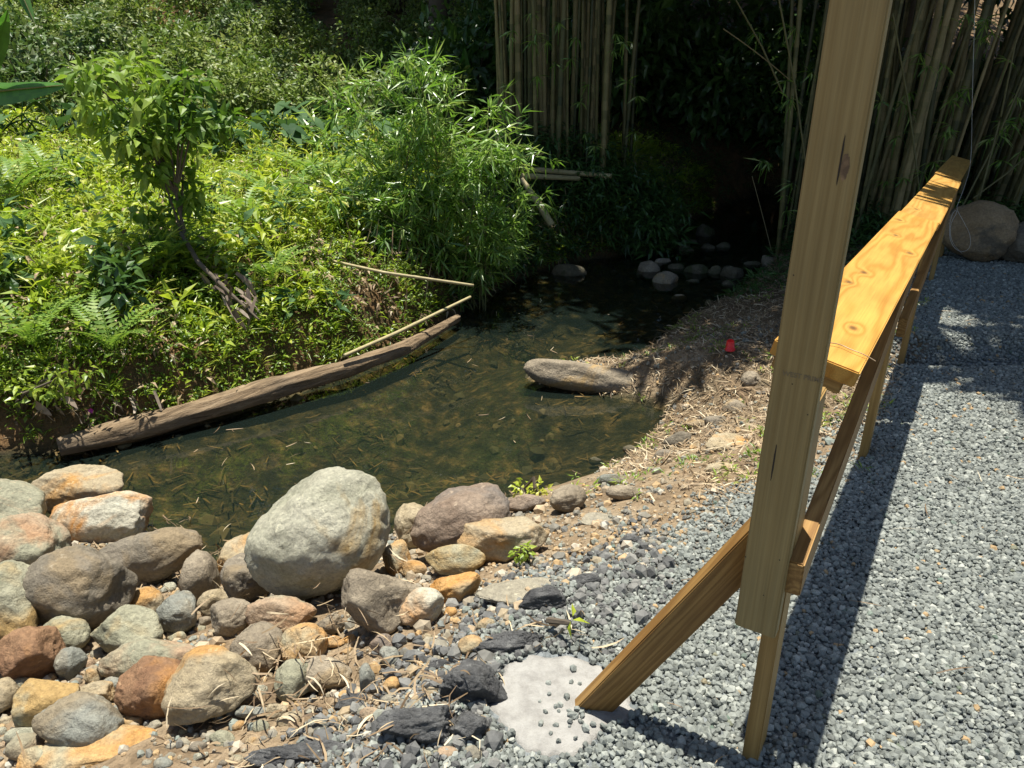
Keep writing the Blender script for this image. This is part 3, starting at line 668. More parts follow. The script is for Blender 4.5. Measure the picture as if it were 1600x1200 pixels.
# ------------------------------------------------------------------ concrete footing
p, _ = march(868, 1098); cm, t, b = newmat("white_concrete"); v = coords(t)
col = ramp(t, noise(t, v, 18, 6, .7), [(.3, (.20, .19, .17)), (.6, (.32, .31, .28))]); col = mixc(t, ramp(t, noise(t, v, 70, 3, .6), [(.66, (0, 0, 0)), (.72, (.7, .7, .7))]), col, (.25, .24, .21))
t.links.new(col, b.inputs["Base Color"]); b.inputs["Roughness"].default_value = .9; bump(t, b, noise(t, v, 45, 5, .75), .8, .01)
OP = CONC; c0 = OP.mean(0)
vs_, fs_ = [], []; K = 14; M_ = 96
ao = np.linspace(0, 1, M_, endpoint=False) * len(OP)
O2 = np.array([OP[int(q)] * (1 - q % 1) + OP[(int(q) + 1) % len(OP)] * (q % 1) for q in ao])
O2 = c0 + (O2 - c0) * (1 + .13 * (rng.random((M_, 1)) - .5))
for k in range(K + 1):
    q = c0 + (O2 - c0) * (k / K); zz = terrain(q[:, 0], q[:, 1]) + .012 * (1 - (k / K)**5) + .008 * (fbm(q[:, 0] * 22, q[:, 1] * 22) - .5) - (.03 if k == K else 0)
    vs_.append(np.column_stack([q, zz]))
V = np.concatenate(vs_); j = np.arange(M_); j2 = (j + 1) % M_
Fc = np.concatenate([np.stack([k * M_ + j, k * M_ + j2, (k + 1) * M_ + j2, (k + 1) * M_ + j], -1) for k in range(K)])
me = npmesh("concrete_footing", V - [*c0, 0], Fc, None, True)
tag(link("concrete_footing", me, cm, None, (*c0, 0)), "rough patch of white concrete holding the foot of the short brace", "concrete")
mb = MB(); q = np.concatenate([rng.normal(c0 + [.04, -.02], .05, (40, 2)), c0 + (O2[rng.integers(0, M_, 110)] - c0) * rng.uniform(.93, 1.12, (110, 1))]); stones(mb, q[:, 0], q[:, 1], rng.uniform(.008, .024, 150), .2, R=rng.uniform(.1, .7, 150), lift=.010)
tag(mb.build("gravel_crumbs", GRAVM), "few grey gravel chips scattered on the white concrete patch", "gravel", kind='stuff')

# ------------------------------------------------------------------ logs and poles
def pixline(pts, zs, dd=None): return [at_z(px, py, z) for (px, py), z in zip(pts, zs)]
def log_obj(name, pts, rad, mat, label, cat, rough=.12, k=20, seed=3, nodes=False, group=None, res=50):
    pts = np.array(pts); s = np.linspace(0, len(pts) - 1, res); C0 = np.stack([np.interp(s, range(len(pts)), pts[:, q]) for q in range(3)], -1)
    R0 = np.interp(s, range(len(pts)), rad); T = nrm(np.gradient(C0, axis=0)); A = nrm(np.cross(T, [0, 0, 1.])); B = np.cross(A, T)
    a = np.arange(k) * 2 * math.pi / k; ss = np.cumsum(np.r_[0, np.linalg.norm(np.diff(C0, axis=0), axis=1)])
    nn = (0 if rough < .3 else .35 * (fbm(ss[:, None] * 5 + 0 * a, np.cos(a)[None] * 9 + seed, np.sin(a)[None] * 9 + 0 * ss[:, None], 4) - .5)) + fbm(ss[:, None] * 2.2 + 0 * a, np.cos(a)[None] * 2.6 + seed, np.sin(a)[None] * 2.6 + 0 * ss[:, None], 4) - .5
    RR = R0[:, None] * (1 + rough * 2 * nn)
    if nodes: RR = RR * (1 + .14 * np.exp(-(((ss[:, None] % .32) - .16) / .012)**2))
    V = C0[:, None] + RR[..., None] * (A[:, None] * np.cos(a)[None, :, None] + B[:, None] * np.sin(a)[None, :, None])
    V = np.concatenate([V.reshape(-1, 3), C0[:1], C0[-1:]]); i = np.arange(res - 1)[:, None] * k; j = np.arange(k)[None]; j2 = (j + 1) % k
    Fq = np.stack([i + j, i + j2, i + k + j2, i + k + j], -1).reshape(-1, 4)
    m0, m1 = res * k, res * k + 1; jj = np.arange(k); caps = np.concatenate([np.stack([jj * 0 + m0, (jj + 1) % k, jj, jj], -1), np.stack([jj * 0 + m1, (res - 1) * k + jj, (res - 1) * k + (jj + 1) % k, (res - 1) * k + (jj + 1) % k], -1)])
    bm = bmesh.new(); base = V[:res * k].mean(0); bv = [bm.verts.new(q - base) for q in V]
    for f in Fq: bm.faces.new([bv[q] for q in f]).smooth = True
    for f in caps: bm.faces.new([bv[q] for q in f[:3]])
    me = bpy.data.meshes.new(name); bm.to_mesh(me); bm.free()
    at = me.attributes.new("rnd", 'FLOAT', 'FACE'); at.data.foreach_set("value", np.full(len(me.polygons), .5, np.float32))
    return tag(link(name, me, mat, None, base), label, cat, group)
lm, t, b = newmat("log_bark"); v = coords(t, False)
def logmat(t, b, v, ang):
    mp = nd(t, "Mapping"); mp.inputs["Rotation"].default_value = (0, 0, -ang); t.links.new(v, mp.inputs[0])
    sc = nd(t, "VectorMath", operation='MULTIPLY'); sc.inputs[1].default_value = (1.2, 14, 14); t.links.new(mp.outputs[0], sc.inputs[0])
    n = noise(t, sc.outputs[0], 2.2, 6, .7, .6); col = ramp(t, n, [(.3, (.06, .04, .02)), (.5, (.19, .13, .07)), (.7, (.31, .23, .14))])
    col = mixc(t, ramp(t, noise(t, v, 2.5, 4), [(.5, (0, 0, 0)), (.65, (.5, .5, .5))]), col, (.11, .085, .055))
    t.links.new(col, b.inputs["Base Color"]); b.inputs["Roughness"].default_value = .9; bump(t, b, n, 1.0, .02)
LP = [at_z(92, 700, -.72), at_z(200, 672, -.70), at_z(330, 636, -.68), at_z(430, 606, -.66), at_z(540, 577, -.66), at_z(630, 545, -.68), at_z(715, 497, -.70)]
logmat(t, b, v, math.atan2(LP[-1][1] - LP[0][1], LP[-1][0] - LP[0][0]))
log_obj("fallen_log", LP, [.055, .078, .082, .078, .068, .055, .035], lm, "long fallen tree trunk lying along the far edge of the pool", "log", .34, 32, res=130)
# sawn stub knot on log
log_obj("bamboo_pole", [at_z(537, 556, -.53), at_z(620, 520, -.50), at_z(735, 464, -.42)], [.014, .016, .013], POLEM, "pale bamboo pole resting on the fallen trunk", "bamboo pole", .02, 10, nodes=True, group="loose bamboo poles")
log_obj("bamboo_pole", [at_z(520, 408, -.05), at_z(600, 426, -.10), at_z(740, 446, -.25)], [.012, .014, .012], POLEM, "thin bamboo pole sticking out of the bank above the pool", "bamboo pole", .02, 10, nodes=True, group="loose bamboo poles")
def mp_(px, py, l): return march(px, py, l + .42)[0]
log_obj("bamboo_pole", [mp_(800, 262, .12), mp_(880, 269, .12), mp_(955, 275, .12)], [.035, .033, .03], POLEM, "upper of two dry bamboo poles lying on the shaded far bank", "bamboo pole", .02, 10, nodes=True, group="loose bamboo poles")
log_obj("bamboo_pole", [mp_(815, 275, .1), mp_(865, 277, .1), mp_(905, 279, .1)], [.035, .033, .03], POLEM, "lower and shorter of two dry bamboo poles on the shaded far bank", "bamboo pole", .02, 10, nodes=True, group="loose bamboo poles")
log_obj("bamboo_pole", [mp_(815, 280, .1), mp_(838, 312, .1), mp_(862, 352, .1)], [.03, .04, .045], POLEM, "pale split bamboo pole hanging down the far bank", "bamboo pole", .02, 10, nodes=True, group="loose bamboo poles")
log_obj("dead_branch", [mp_(275, 350, -.1), mp_(310, 410, -.12), mp_(345, 445, -.14), mp_(405, 500, -.16)], [.018, .02, .016, .008], BARKM, "dead grey branch leaning down the green bank", "branch", .1, 8)

# ------------------------------------------------------------------ string, wire, red cup
def wire(name, pts, r, mat, label, cat):
    cu = bpy.data.curves.new(name, 'CURVE'); cu.dimensions = '3D'; cu.bevel_depth = r; cu.bevel_resolution = 1
    s = cu.splines.new('NURBS'); s.points.add(len(pts) - 1); s.use_endpoint_u = True; s.order_u = 3
    base = Vector(pts[0])
    for q, p_ in zip(s.points, pts): q.co = (*(Vector(p_) - base), 1)
    o = bpy.data.objects.new(name, cu); dg = None; C.objects.link(o); bpy.context.view_layer.update()
    me = bpy.data.meshes.new_from_object(o.evaluated_get(bpy.context.evaluated_depsgraph_get())); bpy.data.objects.remove(o)
    me.name = name; me.materials.clear(); me.materials.append(mat)
    return tag(link(name, me, None, None, base), label, cat)
sm, t, b = newmat("nylon"); b.inputs["Base Color"].default_value = (.62, .63, .6, 1); b.inputs["Roughness"].default_value = .35
YE = 7.0
pts = [at_y(1526, -260, 7.3), at_y(1524, 0, 7.3), at_y(1519, 150, 7.35), at_y(1518, 255, 7.5), at_y(1508, 290, 7.3), at_y(1497, 318, 7.2), at_y(1494, 326, 7.2), at_y(1505, 345, 7.2), at_y(1517, 368, 7.2), at_y(1516, 388, 7.2),
       at_y(1505, 394, 7.2), at_y(1492, 390, 7.2), at_y(1483, 372, 7.2), at_y(1484, 345, 7.2), at_y(1491, 328, 7.2), at_y(1497, 330, 7.2), at_y(1484, 350, 7.15), at_y(1486, 380, 7.0)]
q = march(1512, 404, .01)[0]; pts += [q, march(1545, 418, .01)[0], march(1590, 424, .01)[0]]
wire("nylon_string", pts, .0013, sm, "thin white string hanging past the far end of the railing and looping down", "string")
wm_, t, b = newmat("copper_wire"); b.inputs["Base Color"].default_value = (.33, .24, .15, 1); b.inputs["Metallic"].default_value = .4; b.inputs["Roughness"].default_value = .5
def onpl(px, py):          # ray against the plank top
    r = ray(px, py); p0 = pl_c(1.47); d = ((p0 - [0, 0, CAMZ]) @ nrmP) / (r @ nrmP); return np.array([0, 0, CAMZ]) + r * d + nrmP * .002
wire("tie_wire", [onpl(1250, 533), onpl(1285, 536), onpl(1310, 538), onpl(1330, 548), onpl(1350, 556) + [0, 0, .002], onpl(1368, 563) - [0, 0, .004]], .0011, wm_, "thin bent wire lying across the near end of the plank", "wire")
rm, t, b = newmat("red_plastic"); b.inputs["Base Color"].default_value = (.75, .02, .02, 1); b.inputs["Roughness"].default_value = .3
p, d = march(1140, 552, 0); bm = bmesh.new(); prof = [(.0, .075), (.026, .075), (.030, .070), (.036, .0), (.041, .0), (.041, .006), (.037, .006)]; k = 20; rings = []
for r_, z_ in prof: rings.append([bm.verts.new((r_ * math.cos(a), r_ * math.sin(a), z_)) for a in np.arange(k) * 2 * math.pi / k] if r_ > 0 else [bm.verts.new((0, 0, z_))])
for q in range(k): bm.faces.new((rings[0][0], rings[1][q], rings[1][(q + 1) % k]))
for e in range(1, len(rings) - 1):
    for q in range(k): bm.faces.new((rings[e][q], rings[e + 1][q], rings[e + 1][(q + 1) % k], rings[e][(q + 1) % k])).smooth = True
me = bpy.data.meshes.new("plastic_cup"); bm.to_mesh(me); bm.free(); o = link("plastic_cup", me, rm, None, (p[0], p[1], gz(p[0], p[1]) + .025)); o.scale = (.92, .92, 1.0); o.rotation_euler = (.15, -.1, 0)
tag(o, "small red plastic cup upside down on the litter bank", "cup")
# ------------------------------------------------------------------ dry litter and ground cover
def onground(n, x0, x1, y0, y1):
    x = rng.uniform(x0, x1, n); y = rng.uniform(y0, y1, n); z, ip_, ig_, dge_, w_, dn_, df_ = terrain(x, y, True)
    return x, y, z, ip_, ig_, dge_, w_, dn_, df_
def flatdir(n, up=.15): d = rv(n); d[:, 2] *= up; return nrm(d)
UP = np.array([0, 0, 1.])
mb = MB()
x, y, z, ip_, ig_, dge_, w_, dn_, df_ = onground(95000, -3, 5.5, 1.1, 11)
f = fbm(x * 1.8, y * 1.8, 4)
pr = np.where(y > 3.7, sstep(.05, .5, dge_) * 1.0, .0) * (x > .6) + .16 * sstep(.5, .62, f) * (x < 1.2) * (y < 4.5) + .9 * (x > .55) * (y < 4.6) * sstep(.36, .55, f)
k = infrust(x, y, -.3) & ~ip_ & ~ig_ & (w_ < .4) & (rng.random(len(x)) < pr) & ~inside(np.stack([x, y], 1), CONC); x, y, z = x[k], y[k], z[k]; n = len(x)
mb.strips(np.stack([x, y, z + rng.uniform(.004, .03, n)], -1), flatdir(n, .28), nrm(UP + rv(n) * .35), rng.uniform(.03, .13, n), rng.uniform(.0025, .009, n), .35)
x, y = gcand(260, .3, 4.5, 1.2, 6); k = inside(np.stack([x, y], 1), GPOLY) & ~inside(np.stack([x, y], 1), CONC); x, y = x[k], y[k]; n = len(x)
mb.strips(np.stack([x, y, terrain(x, y) + .025], -1), flatdir(n, .05), np.tile(UP, (n, 1)), rng.uniform(.03, .13, n), rng.uniform(.002, .005, n), .15)
# tufts caught between boulders
for (px, py, s, m_) in ((300, 905, .16, 260), (255, 835, .12, 160), (560, 1075, .22, 220), (430, 1060, .14, 130), (470, 1120, .22, 240), (600, 900, .1, 60), (860, 985, .1, 60), (350, 925, .1, 80), (520, 985, .12, 90), (690, 1130, .12, 60)):
    m_ = int(m_ * .45); p, d = march(px, py, .05); q = p + rng.normal(size=(m_, 3)) * [s, s, .03]
    q[:, 2] = np.maximum(terrain(q[:, 0], q[:, 1]) + .02, q[:, 2]); q = q[~inside(q[:, :2], CONC)]; m_ = len(q)
    mb.strips(q, flatdir(m_, .4), nrm(UP + rv(m_) * .5), rng.uniform(.03, .12, m_), rng.uniform(.0025, .007, m_), .4)
tag(mb.build("dry_leaf_litter", DRYM), "dry bamboo leaves and straw strewn over the near bank", "leaf litter", kind='stuff')
mb = MB(); x, y = gcand(9500, -5, 3.5, 2.8, 10); dn_, df_ = pdist(np.stack([x, y], 1), NEAR), pdist(np.stack([x, y], 1), FAR)
k = inside(np.stack([x, y], 1), POND) & (rng.random(len(x)) < sstep(.45, .62, fbm(x * 1.3, y * 2.4, 8))); x, y = x[k], y[k]; n = len(x)
dd = flatdir(n, .06)
mb.strips(np.stack([x, y, terrain(x, y) + .03], -1), dd, nrm(UP + rv(n) * .2), rng.uniform(.04, .15, n), rng.uniform(.005, .013, n), .12)
tag(mb.build("sunken_leaf_litter", SUNKM), "orange brown leaves lying on the bed of the pool", "leaf litter", kind='stuff')
# floating bits
mb = MB(); x, y = gcand(1500, -4, 2.5, 3, 8); k = inside(np.stack([x, y], 1), POND) & (rng.random(len(x)) < .13 * sstep(.45, .6, fbm(x * 2, y * 2, 3))); x, y = x[k], y[k]; n = len(x)
mb.strips(np.stack([x, y, np.full(n, ZW + .004)], -1), flatdir(n, 0), np.tile(UP, (n, 1)), rng.uniform(.03, .12, n), rng.uniform(.003, .007, n), .1)
tag(mb.build("floating_leaves", DRYM), "thin dry leaves floating on the pool", "leaf litter", kind='stuff')

# near bank weeds
def sprigs(mb, x, y, h, nl, L, Wd, spread=.05, up=.35, fold=.2, droop=.2, Rb=None, z=None, stem=True):
    n = len(x); z = terrain(x, y) if z is None else z; h = np.broadcast_to(h, (n,))
    base = np.stack([x, y, z], -1); lean = rv(n) * [.25, .25, 0]
    if stem:
        tp = base + (UP + lean) * h[:, None]
        A = nrm(np.cross(UP + lean, [1., 0, 0])); w = .003
        V = np.stack([base - A * w, base + A * w, tp + A * w * .5, tp - A * w * .5], 1); mb.add(V, np.arange(n)[:, None] * 4 + [0, 1, 2, 3], np.full(n, .3))
    b = np.repeat(base, nl, 0); ln = np.repeat(lean, nl, 0); hh = np.repeat(h, nl)
    u = rng.uniform(.25, 1, n * nl); a = rng.uniform(0, 2 * math.pi, n * nl)
    rad = np.stack([np.cos(a), np.sin(a), np.zeros_like(a)], -1)
    P = b + (UP + ln) * (hh * u)[:, None] + rad * spread * rng.random((n * nl, 1))
    D = nrm(rad + UP * (up + .5 * rng.normal(size=(n * nl, 1))) ); N = nrm(UP + rv(n * nl) * .35)
    R = (np.repeat(rng.random(n) if Rb is None else Rb, nl) * .6 + rng.random(n * nl) * .4)
    mb.leaves(P, D, N, rng.uniform(.7, 1.2, n * nl) * L, rng.uniform(.7, 1.2, n * nl) * Wd, fold, droop, R)
mb = MB()
x, y, z, ip_, ig_, dge_, w_, dn_, df_ = onground(16000, -2.5, 4.5, 1.4, 9)
k = ~ip_ & ~ig_ & (w_ < .4) & infrust(x, y, -.3) & (x > .3) & (rng.random(len(x)) < .5 * sstep(.46, .64, fbm(x * 2.6, y * 2.6, 6)) * np.where(x < 2.0, 1, .6)); x, y = x[k], y[k]
sprigs(mb, x, y, rng.uniform(.01, .05, len(x)), 6, .045, .010, .02, .6)
tag(mb.build("bank_weeds", L_GROUND), "low green weeds and grass on the near bank beside the gravel", "weeds", kind='stuff')

# green bank ground cover
mb = MB(); mb2 = MB(); mbd = MB(); mdk = MB()
def bankpts(n, x0, x1, y0, y1, thr=0):
    x, y, z, ip_, ig_, dge_, w_, dn_, df_ = onground(n, x0, x1, y0, y1)
    k = ~ip_ & (w_ > .55) & (df_ > .04) & infrust(x, y, .0, 1.2); return x[k], y[k], z[k], df_[k]
x, y, z, df_ = bankpts(70000, -8, 3.5, 4.5, 14)
f = fbm(x * 1.1, y * 1.1, 2); bare = fbm(x * 2.3, y * 2.3, 12); keep = (bare > .40) | (rng.random(len(x)) < .22); x, y, z, df_, f = (q[keep] for q in (x, y, z, df_, f))
near = df_ < 1.0
h = rng.uniform(.04, .16, len(x)) * (.6 + f) * np.where(near, .7, 1) + rng.random(len(x))**6 * .22
Rb = np.clip(rng.random(len(x))**1.5 * .6 + (f - .35) * 1.3 + .25 * (fbm(x * 4, y * 4, 40) - .5), 0, 1)
k = (near & (rng.random(len(x)) < .75)); 
sprigs(mb2, x[k], y[k], h[k], 9, .045, .018, .05, .3, Rb=Rb[k] * .7)
k2 = ~k; n2 = k2.nonzero()[0]; A_, B_, C_ = np.array_split(rng.permutation(n2), 3)
sprigs(mb, x[A_], y[A_], h[A_], 8, .06, .026, .06, .3, Rb=Rb[A_])
sprigs(mb, x[B_], y[B_], h[B_] * 1.25, 6, .10, .034, .04, .55, Rb=Rb[B_])
sprigs(mb, x[C_], y[C_], h[C_] * .9, 11, .13, .008, .03, 1.1, Rb=Rb[C_], droop=.35)
x, y, z, df_ = bankpts(5200, -8, 3.0, 5.0, 14); cl = fbm(x * 1.5, y * 1.5, 20); k = (df_ > .35) & (cl > .44); x, y, cl = x[k], y[k], cl[k]
hh = rng.uniform(.14, .46, len(x)) * np.clip(df_[k], .4, 1); t3 = np.array_split(rng.permutation(len(x)), 4)
sprigs(mb, x[t3[0]], y[t3[0]], hh[t3[0]], 11, .16, .066, .05, .3, Rb=rng.uniform(.1, 1, len(t3[0])))
q_ = t3[0][::3]; sprigs(mdk, x[q_] + .15, y[q_], hh[q_] * 1.2, 12, .15, .06, .06, .1)
sprigs(mb, x[t3[1]], y[t3[1]], hh[t3[1]] * 1.1, 10, .20, .018, .03, 1.0, Rb=rng.uniform(.3, 1, len(t3[1])), droop=.4)
sprigs(mb2, x[t3[2]], y[t3[2]], hh[t3[2]], 14, .10, .045, .07, .2, Rb=rng.uniform(0, 1, len(t3[2])))
sprigs(mbd, x[t3[3]], y[t3[3]], hh[t3[3]] * .9, 6, .09, .03, .05, .1, Rb=rng.uniform(.0, 1, len(t3[3])))
x, y, z, df_ = bankpts(9000, -8, 3.0, 4.5, 14); k = fbm(x * 1.2, y * 1.2, 50) > .45; x, y = x[k], y[k]; sprigs(mbd, x, y, rng.uniform(.05, .22, len(x)), 5, .09, .024, .05, -.2, droop=.4)
tag(mdk.build("dark_weeds", L_TARO), "darker green broad leaved weeds mixed among the bright weeds of the far bank", "weeds", kind='stuff')
tag(mbd.build("withered_plants", DRYM), "brown withered leaves hanging among the weeds of the far bank", "withered plants", kind='stuff')
tag(mb2.build("bank_groundcover", L_GROUND), "small leaved creepers and weeds covering the bank above the fallen trunk", "ground cover", kind='stuff')
tag(mb.build("meadow_plants", L_YEL), "sunlit yellow green weeds and grasses covering the far bank", "ground cover", kind='stuff')
# shaded bank towards the tunnel and forest floor
mb = MB(); x, y, z, ip_, ig_, dge_, w_, dn_, df_ = onground(16000, -1.5, 12, 7.5, 20)
k = ~ip_ & ~ig_ & (rng.random(len(x)) < .6) & (np.minimum(dn_, df_) > .05); x, y = x[k], y[k]
sprigs(mb, x, y, rng.uniform(.03, .18, len(x)), 7, .13, .022, .06, .3)
x, y, z, ip_, ig_, dge_, w_, dn_, df_ = onground(5000, -.6, 3.2, 7.0, 11); k = ~ip_ & (w_ > .5) & (df_ > .02); x, y = x[k], y[k]
sprigs(mb, x, y, rng.uniform(.08, .34, len(x)), 8, .15, .026, .07, .1, droop=.3)
x, y = gcand(420, -.4, 2.2, 9.9, 11.2); sprigs(mb, x, y, rng.uniform(.25, .75, len(x)), 16, .2, .035, .12, .1, droop=.3)
x, y = gcand(420, 3.6, 9, 8.9, 10.2); sprigs(mb, x, y, rng.uniform(.1, .45, len(x)), 12, .16, .035, .1, .1, droop=.3)
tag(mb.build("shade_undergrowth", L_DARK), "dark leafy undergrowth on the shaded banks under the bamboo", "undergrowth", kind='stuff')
mb = MB(); x, y, z, df_ = bankpts(3500, -8, 2, 6.5, 14); n = len(x)
hh = rng.uniform(.15, .5, n); b_ = np.stack([x, y, z + hh / 2], -1)
mb.strips(b_, nrm(UP + rv(n) * .25), nrm(rv(n)), hh, rng.uniform(.005, .012, n), .2, R=rng.random(n) * .8)
tag(mb.build("dead_stalks", DRYM), "thin brown dead stalks standing among the weeds of the far bank", "stalks", kind='stuff')

# ------------------------------------------------------------------ single plants
def lane(name, loc, label, cat, group=None): return empty(name, tuple(loc), label, cat, group)
def frond(mb, p0, az, L, arch, wd, np_=18, lw=.016):
    t_ = np.linspace(.08, 1, np_); d = np.array([math.cos(az), math.sin(az), 0]); ang = arch[0] + (arch[1] - arch[0]) * t_
    seg = L / np_; stp = np.stack([np.cos(ang) * d[0], np.cos(ang) * d[1], np.sin(ang)], -1) * seg; P = p0 + np.cumsum(stp, 0); T = nrm(stp)
    side = np.cross(d, UP); lw_ = wd * np.sin(np.clip(t_ * 2.9 + .25, 0, math.pi))
    lw_ = np.maximum(lw_, .01)
    for s in (1, -1): mb.leaves(P, nrm(side * s + T * .35 - UP * .08), np.cross(T, side) * 1.0, lw_, np.full(np_, max(L / np_ * .85, lw)), .05, .1)
    mb.tube(np.vstack([p0, P[::3]]), .003, 4, .2)
def fern_mesh(seed, nf=7, L=.5):
    global rng
    old = rng; rng = np.random.default_rng(seed); mb = MB()
    for k in range(nf): frond(mb, np.zeros(3), k * 2 * math.pi / nf + rng.uniform(-.3, .3), L * rng.uniform(.8, 1.15), (rng.uniform(1.0, 1.4), rng.uniform(-.5, .2)), L * .17)
    V = np.concatenate(mb.V); me = npmesh("fern", V, np.concatenate(mb.F), np.concatenate(mb.R)); me.materials.append(L_FERN); rng = old
    return me
FM = [fern_mesh(s) for s in (1, 2, 3)]
def setp(o, p, s, rz): o.location = p; o.scale = (s, s, s); o.rotation_euler = (0, 0, rz); return o
ferns = [(500, 300, 1.25, "bright fern in the middle of the green bank left of the bamboo shrub"), (440, 330, 1.1, "fern just left of the bright middle fern"), (545, 330, 1.0, "fern at the left foot of the bamboo shrub"),
         (80, 300, 1.1, "fern among the weeds near the left edge, higher up"), (15, 330, 1.2, "tall fern cut by the left edge of the photo"), (345, 245, 1.0, "upright fern in front of the taro patch"),
         (270, 415, .8, "fern below the leafy sapling"), (425, 445, .7, "small fern on the open slope right of the dead branch"), (180, 555, .8, "fern hanging over the bank above the fallen trunk"),
         (60, 545, .8, "fern at the bank edge near the left side"), (20, 385, .9, "fern low by the left edge of the photo"), (600, 280, .9, "fern in the shade beside the bamboo shrub"), (390, 360, .9, "fern on the slope right of the sapling")]
for i, (px, py, s, lb) in enumerate(ferns):
    p, d = march(px, py + 14); p[2] = gz(p[0], p[1])
    o = link("fern", FM[i % 3]); setp(o, p + [0, 0, .08], s * 1.45, i * 1.7); tag(o, lb, "fern", "ferns on the far bank")
# taro
def heart(mb, P, D, N, L, R):
    n = len(P); D = nrm(D); Sd = nrm(np.cross(D, N)); N = np.cross(Sd, D); L = L[:, None]
    pr = [(-.28, .16, -.02), (-.12, .36, .03), (.2, .38, .05), (.55, .22, .0), (1.0, 0, -.16)]
    V = [P + 0 * D]
    for a, w, z_ in pr[:-1]: V.append(P + D * L * a + Sd * L * w + N * L * z_)
    V.append(P + D * L * 1.0 - N * L * .16)
    for a, w, z_ in pr[:-1][::-1]: V.append(P + D * L * a - Sd * L * w + N * L * z_)
    V.append(P + D * L * .35); V = np.stack(V, 1)   # 0 base,1..4 left,5 tip,6..9 right,10 centre
    b = np.arange(n)[:, None] * 11
    q = [[0, 10, 2, 1], [10, 4, 3, 2], [10, 5, 4, 4], [0, 9, 8, 10], [10, 8, 7, 6], [10, 6, 5, 5]]
    q = [[0, 10, 2, 1], [10, 4, 3, 2], [0, 9, 8, 10], [10, 8, 7, 6], [10, 6, 5, 4]]
    Fc = np.concatenate([b + k for k in q]); mb.add(V, Fc, np.concatenate([R] * len(q)))
def taro_mesh(seed):
    global rng
    old = rng; rng = np.random.default_rng(seed); mb = MB(); n = 6; a = rng.uniform(0, 6.28, n); h = rng.uniform(.28, .6, n)
    rad = np.stack([np.cos(a), np.sin(a), 0 * a], -1); P = rad * rng.uniform(.08, .3, (n, 1)) + UP * h[:, None]
    heart(mb, P, nrm(rad - UP * .45), nrm(UP + rad * .4), rng.uniform(.2, .34, n), rng.random(n))
    for k in range(n): mb.tube([[0, 0, 0], P[k] * [.3, .3, .6], P[k]], .007, 4, .1)
    me = npmesh("taro_plant", np.concatenate(mb.V), np.concatenate(mb.F), np.concatenate(mb.R)); me.materials.append(L_TARO); rng = old
    return me
TM = [taro_mesh(s) for s in (11, 12, 13, 14)]
tp = [(x_ + random.uniform(-12, 12), y_ + random.uniform(-5, 5)) for y_, xs in ((222, range(30, 640, 34)), (238, range(150, 640, 40)), (256, range(300, 600, 50)), (205, range(120, 660, 44))) for x_ in xs]
for i, (px, py) in enumerate(tp):
    p, d = march(px, py + 12); p[2] = gz(p[0], p[1])
    o = link("taro_plant", TM[i % 4]); setp(o, p, random.uniform(.75, 1.15), random.uniform(0, 6)); tag(o, "blue green taro plant with drooping heart shaped leaves in the taro patch", "taro plant", "taro plants in the patch behind the weeds")

# leafy sapling (left middle)
def cloud(mb, n, blobs, L, Wd, thr=.0, fq=3.0, outb=.5, R=None, dw=.35, area=False):
    blobs = np.array(blobs, float); vol = blobs[:, 3] * blobs[:, 4] * (blobs[:, 5] if not area else 1); k = rng.choice(len(blobs), n, p=vol / vol.sum())
    u = nrm(rv(n)); r = rng.random(n)**.45; P = blobs[k, :3] + u * blobs[k, 3:6] * r[:, None]
    if thr > 0:
        m_ = fbm(P[:, 0] * fq, P[:, 1] * fq, P[:, 2] * fq, 2) > thr; P, u = P[m_], u[m_]
    n = len(P); D = nrm(u * outb + rv(n) * .6 - UP * dw); N = nrm(UP * .8 + u * .3 + rv(n) * .45)
    cl = fbm(P[:, 0] * fq * .7 + 9, P[:, 1] * fq * .7, P[:, 2] * fq * .7, 2)
    Rr = np.clip((cl - .3) * 1.3 + rng.random(n) * .45, 0, 1) if R is None else R
    mb.leaves(P, D, N, rng.uniform(.7, 1.25, n) * L, rng.uniform(.75, 1.2, n) * Wd, .16, .15, Rr)
def sapling(name, px, py, blobs_px, L, Wd, n, mat, label, cat, thr=.42, stems=8, group=None, dy=0.0, fq=5):
    p, d = march(px, py); p[2] = gz(p[0], p[1]); o = lane(name, p, label, cat, group); Y0 = p[1] + dy; sc = d / F
    bl = []
    for bx, by, rx, ry in blobs_px:
        q = at_y(bx, by, Y0 + random.uniform(-.2, .2)) - p; bl.append((*q, rx * sc, max(rx, ry) * sc * .8, ry * sc))
    mb = MB(); cloud(mb, n, bl, L, Wd, thr, fq); c = mb.build("foliage", mat, o, (0, 0, 0), rel=False)
    tb = MB()
    for k in range(stems):
        b_ = bl[k % len(bl)]; e = np.array(b_[:3]) + rv(1)[0] * np.array(b_[3:]) * .3; mid = e * [.35, .35, .55] + rv(1)[0] * .04
        if name == "sapling":
            tk = at_y(270, 262, Y0) - p
            if k == 0: tb.tube([[0, 0, -.05], tk * .35 + [.03, 0, 0], tk * .7, tk], np.array([.016, .014, .012, .010]), 8, .4)
            tb.tube([tk * .75 if e[2] > tk[2] else tk * .4, (tk + e) / 2 + [0, 0, .02], e], np.array([.011, .007, .003]), 6, .4)
        else: tb.tube([[0, 0, -.05], mid * .5, mid, e * .8 + mid * .2, e], np.array([.016, .013, .011, .008, .004]), 6, .4)
    tb.build("stem", BARKM, o, rel=False)
    return o
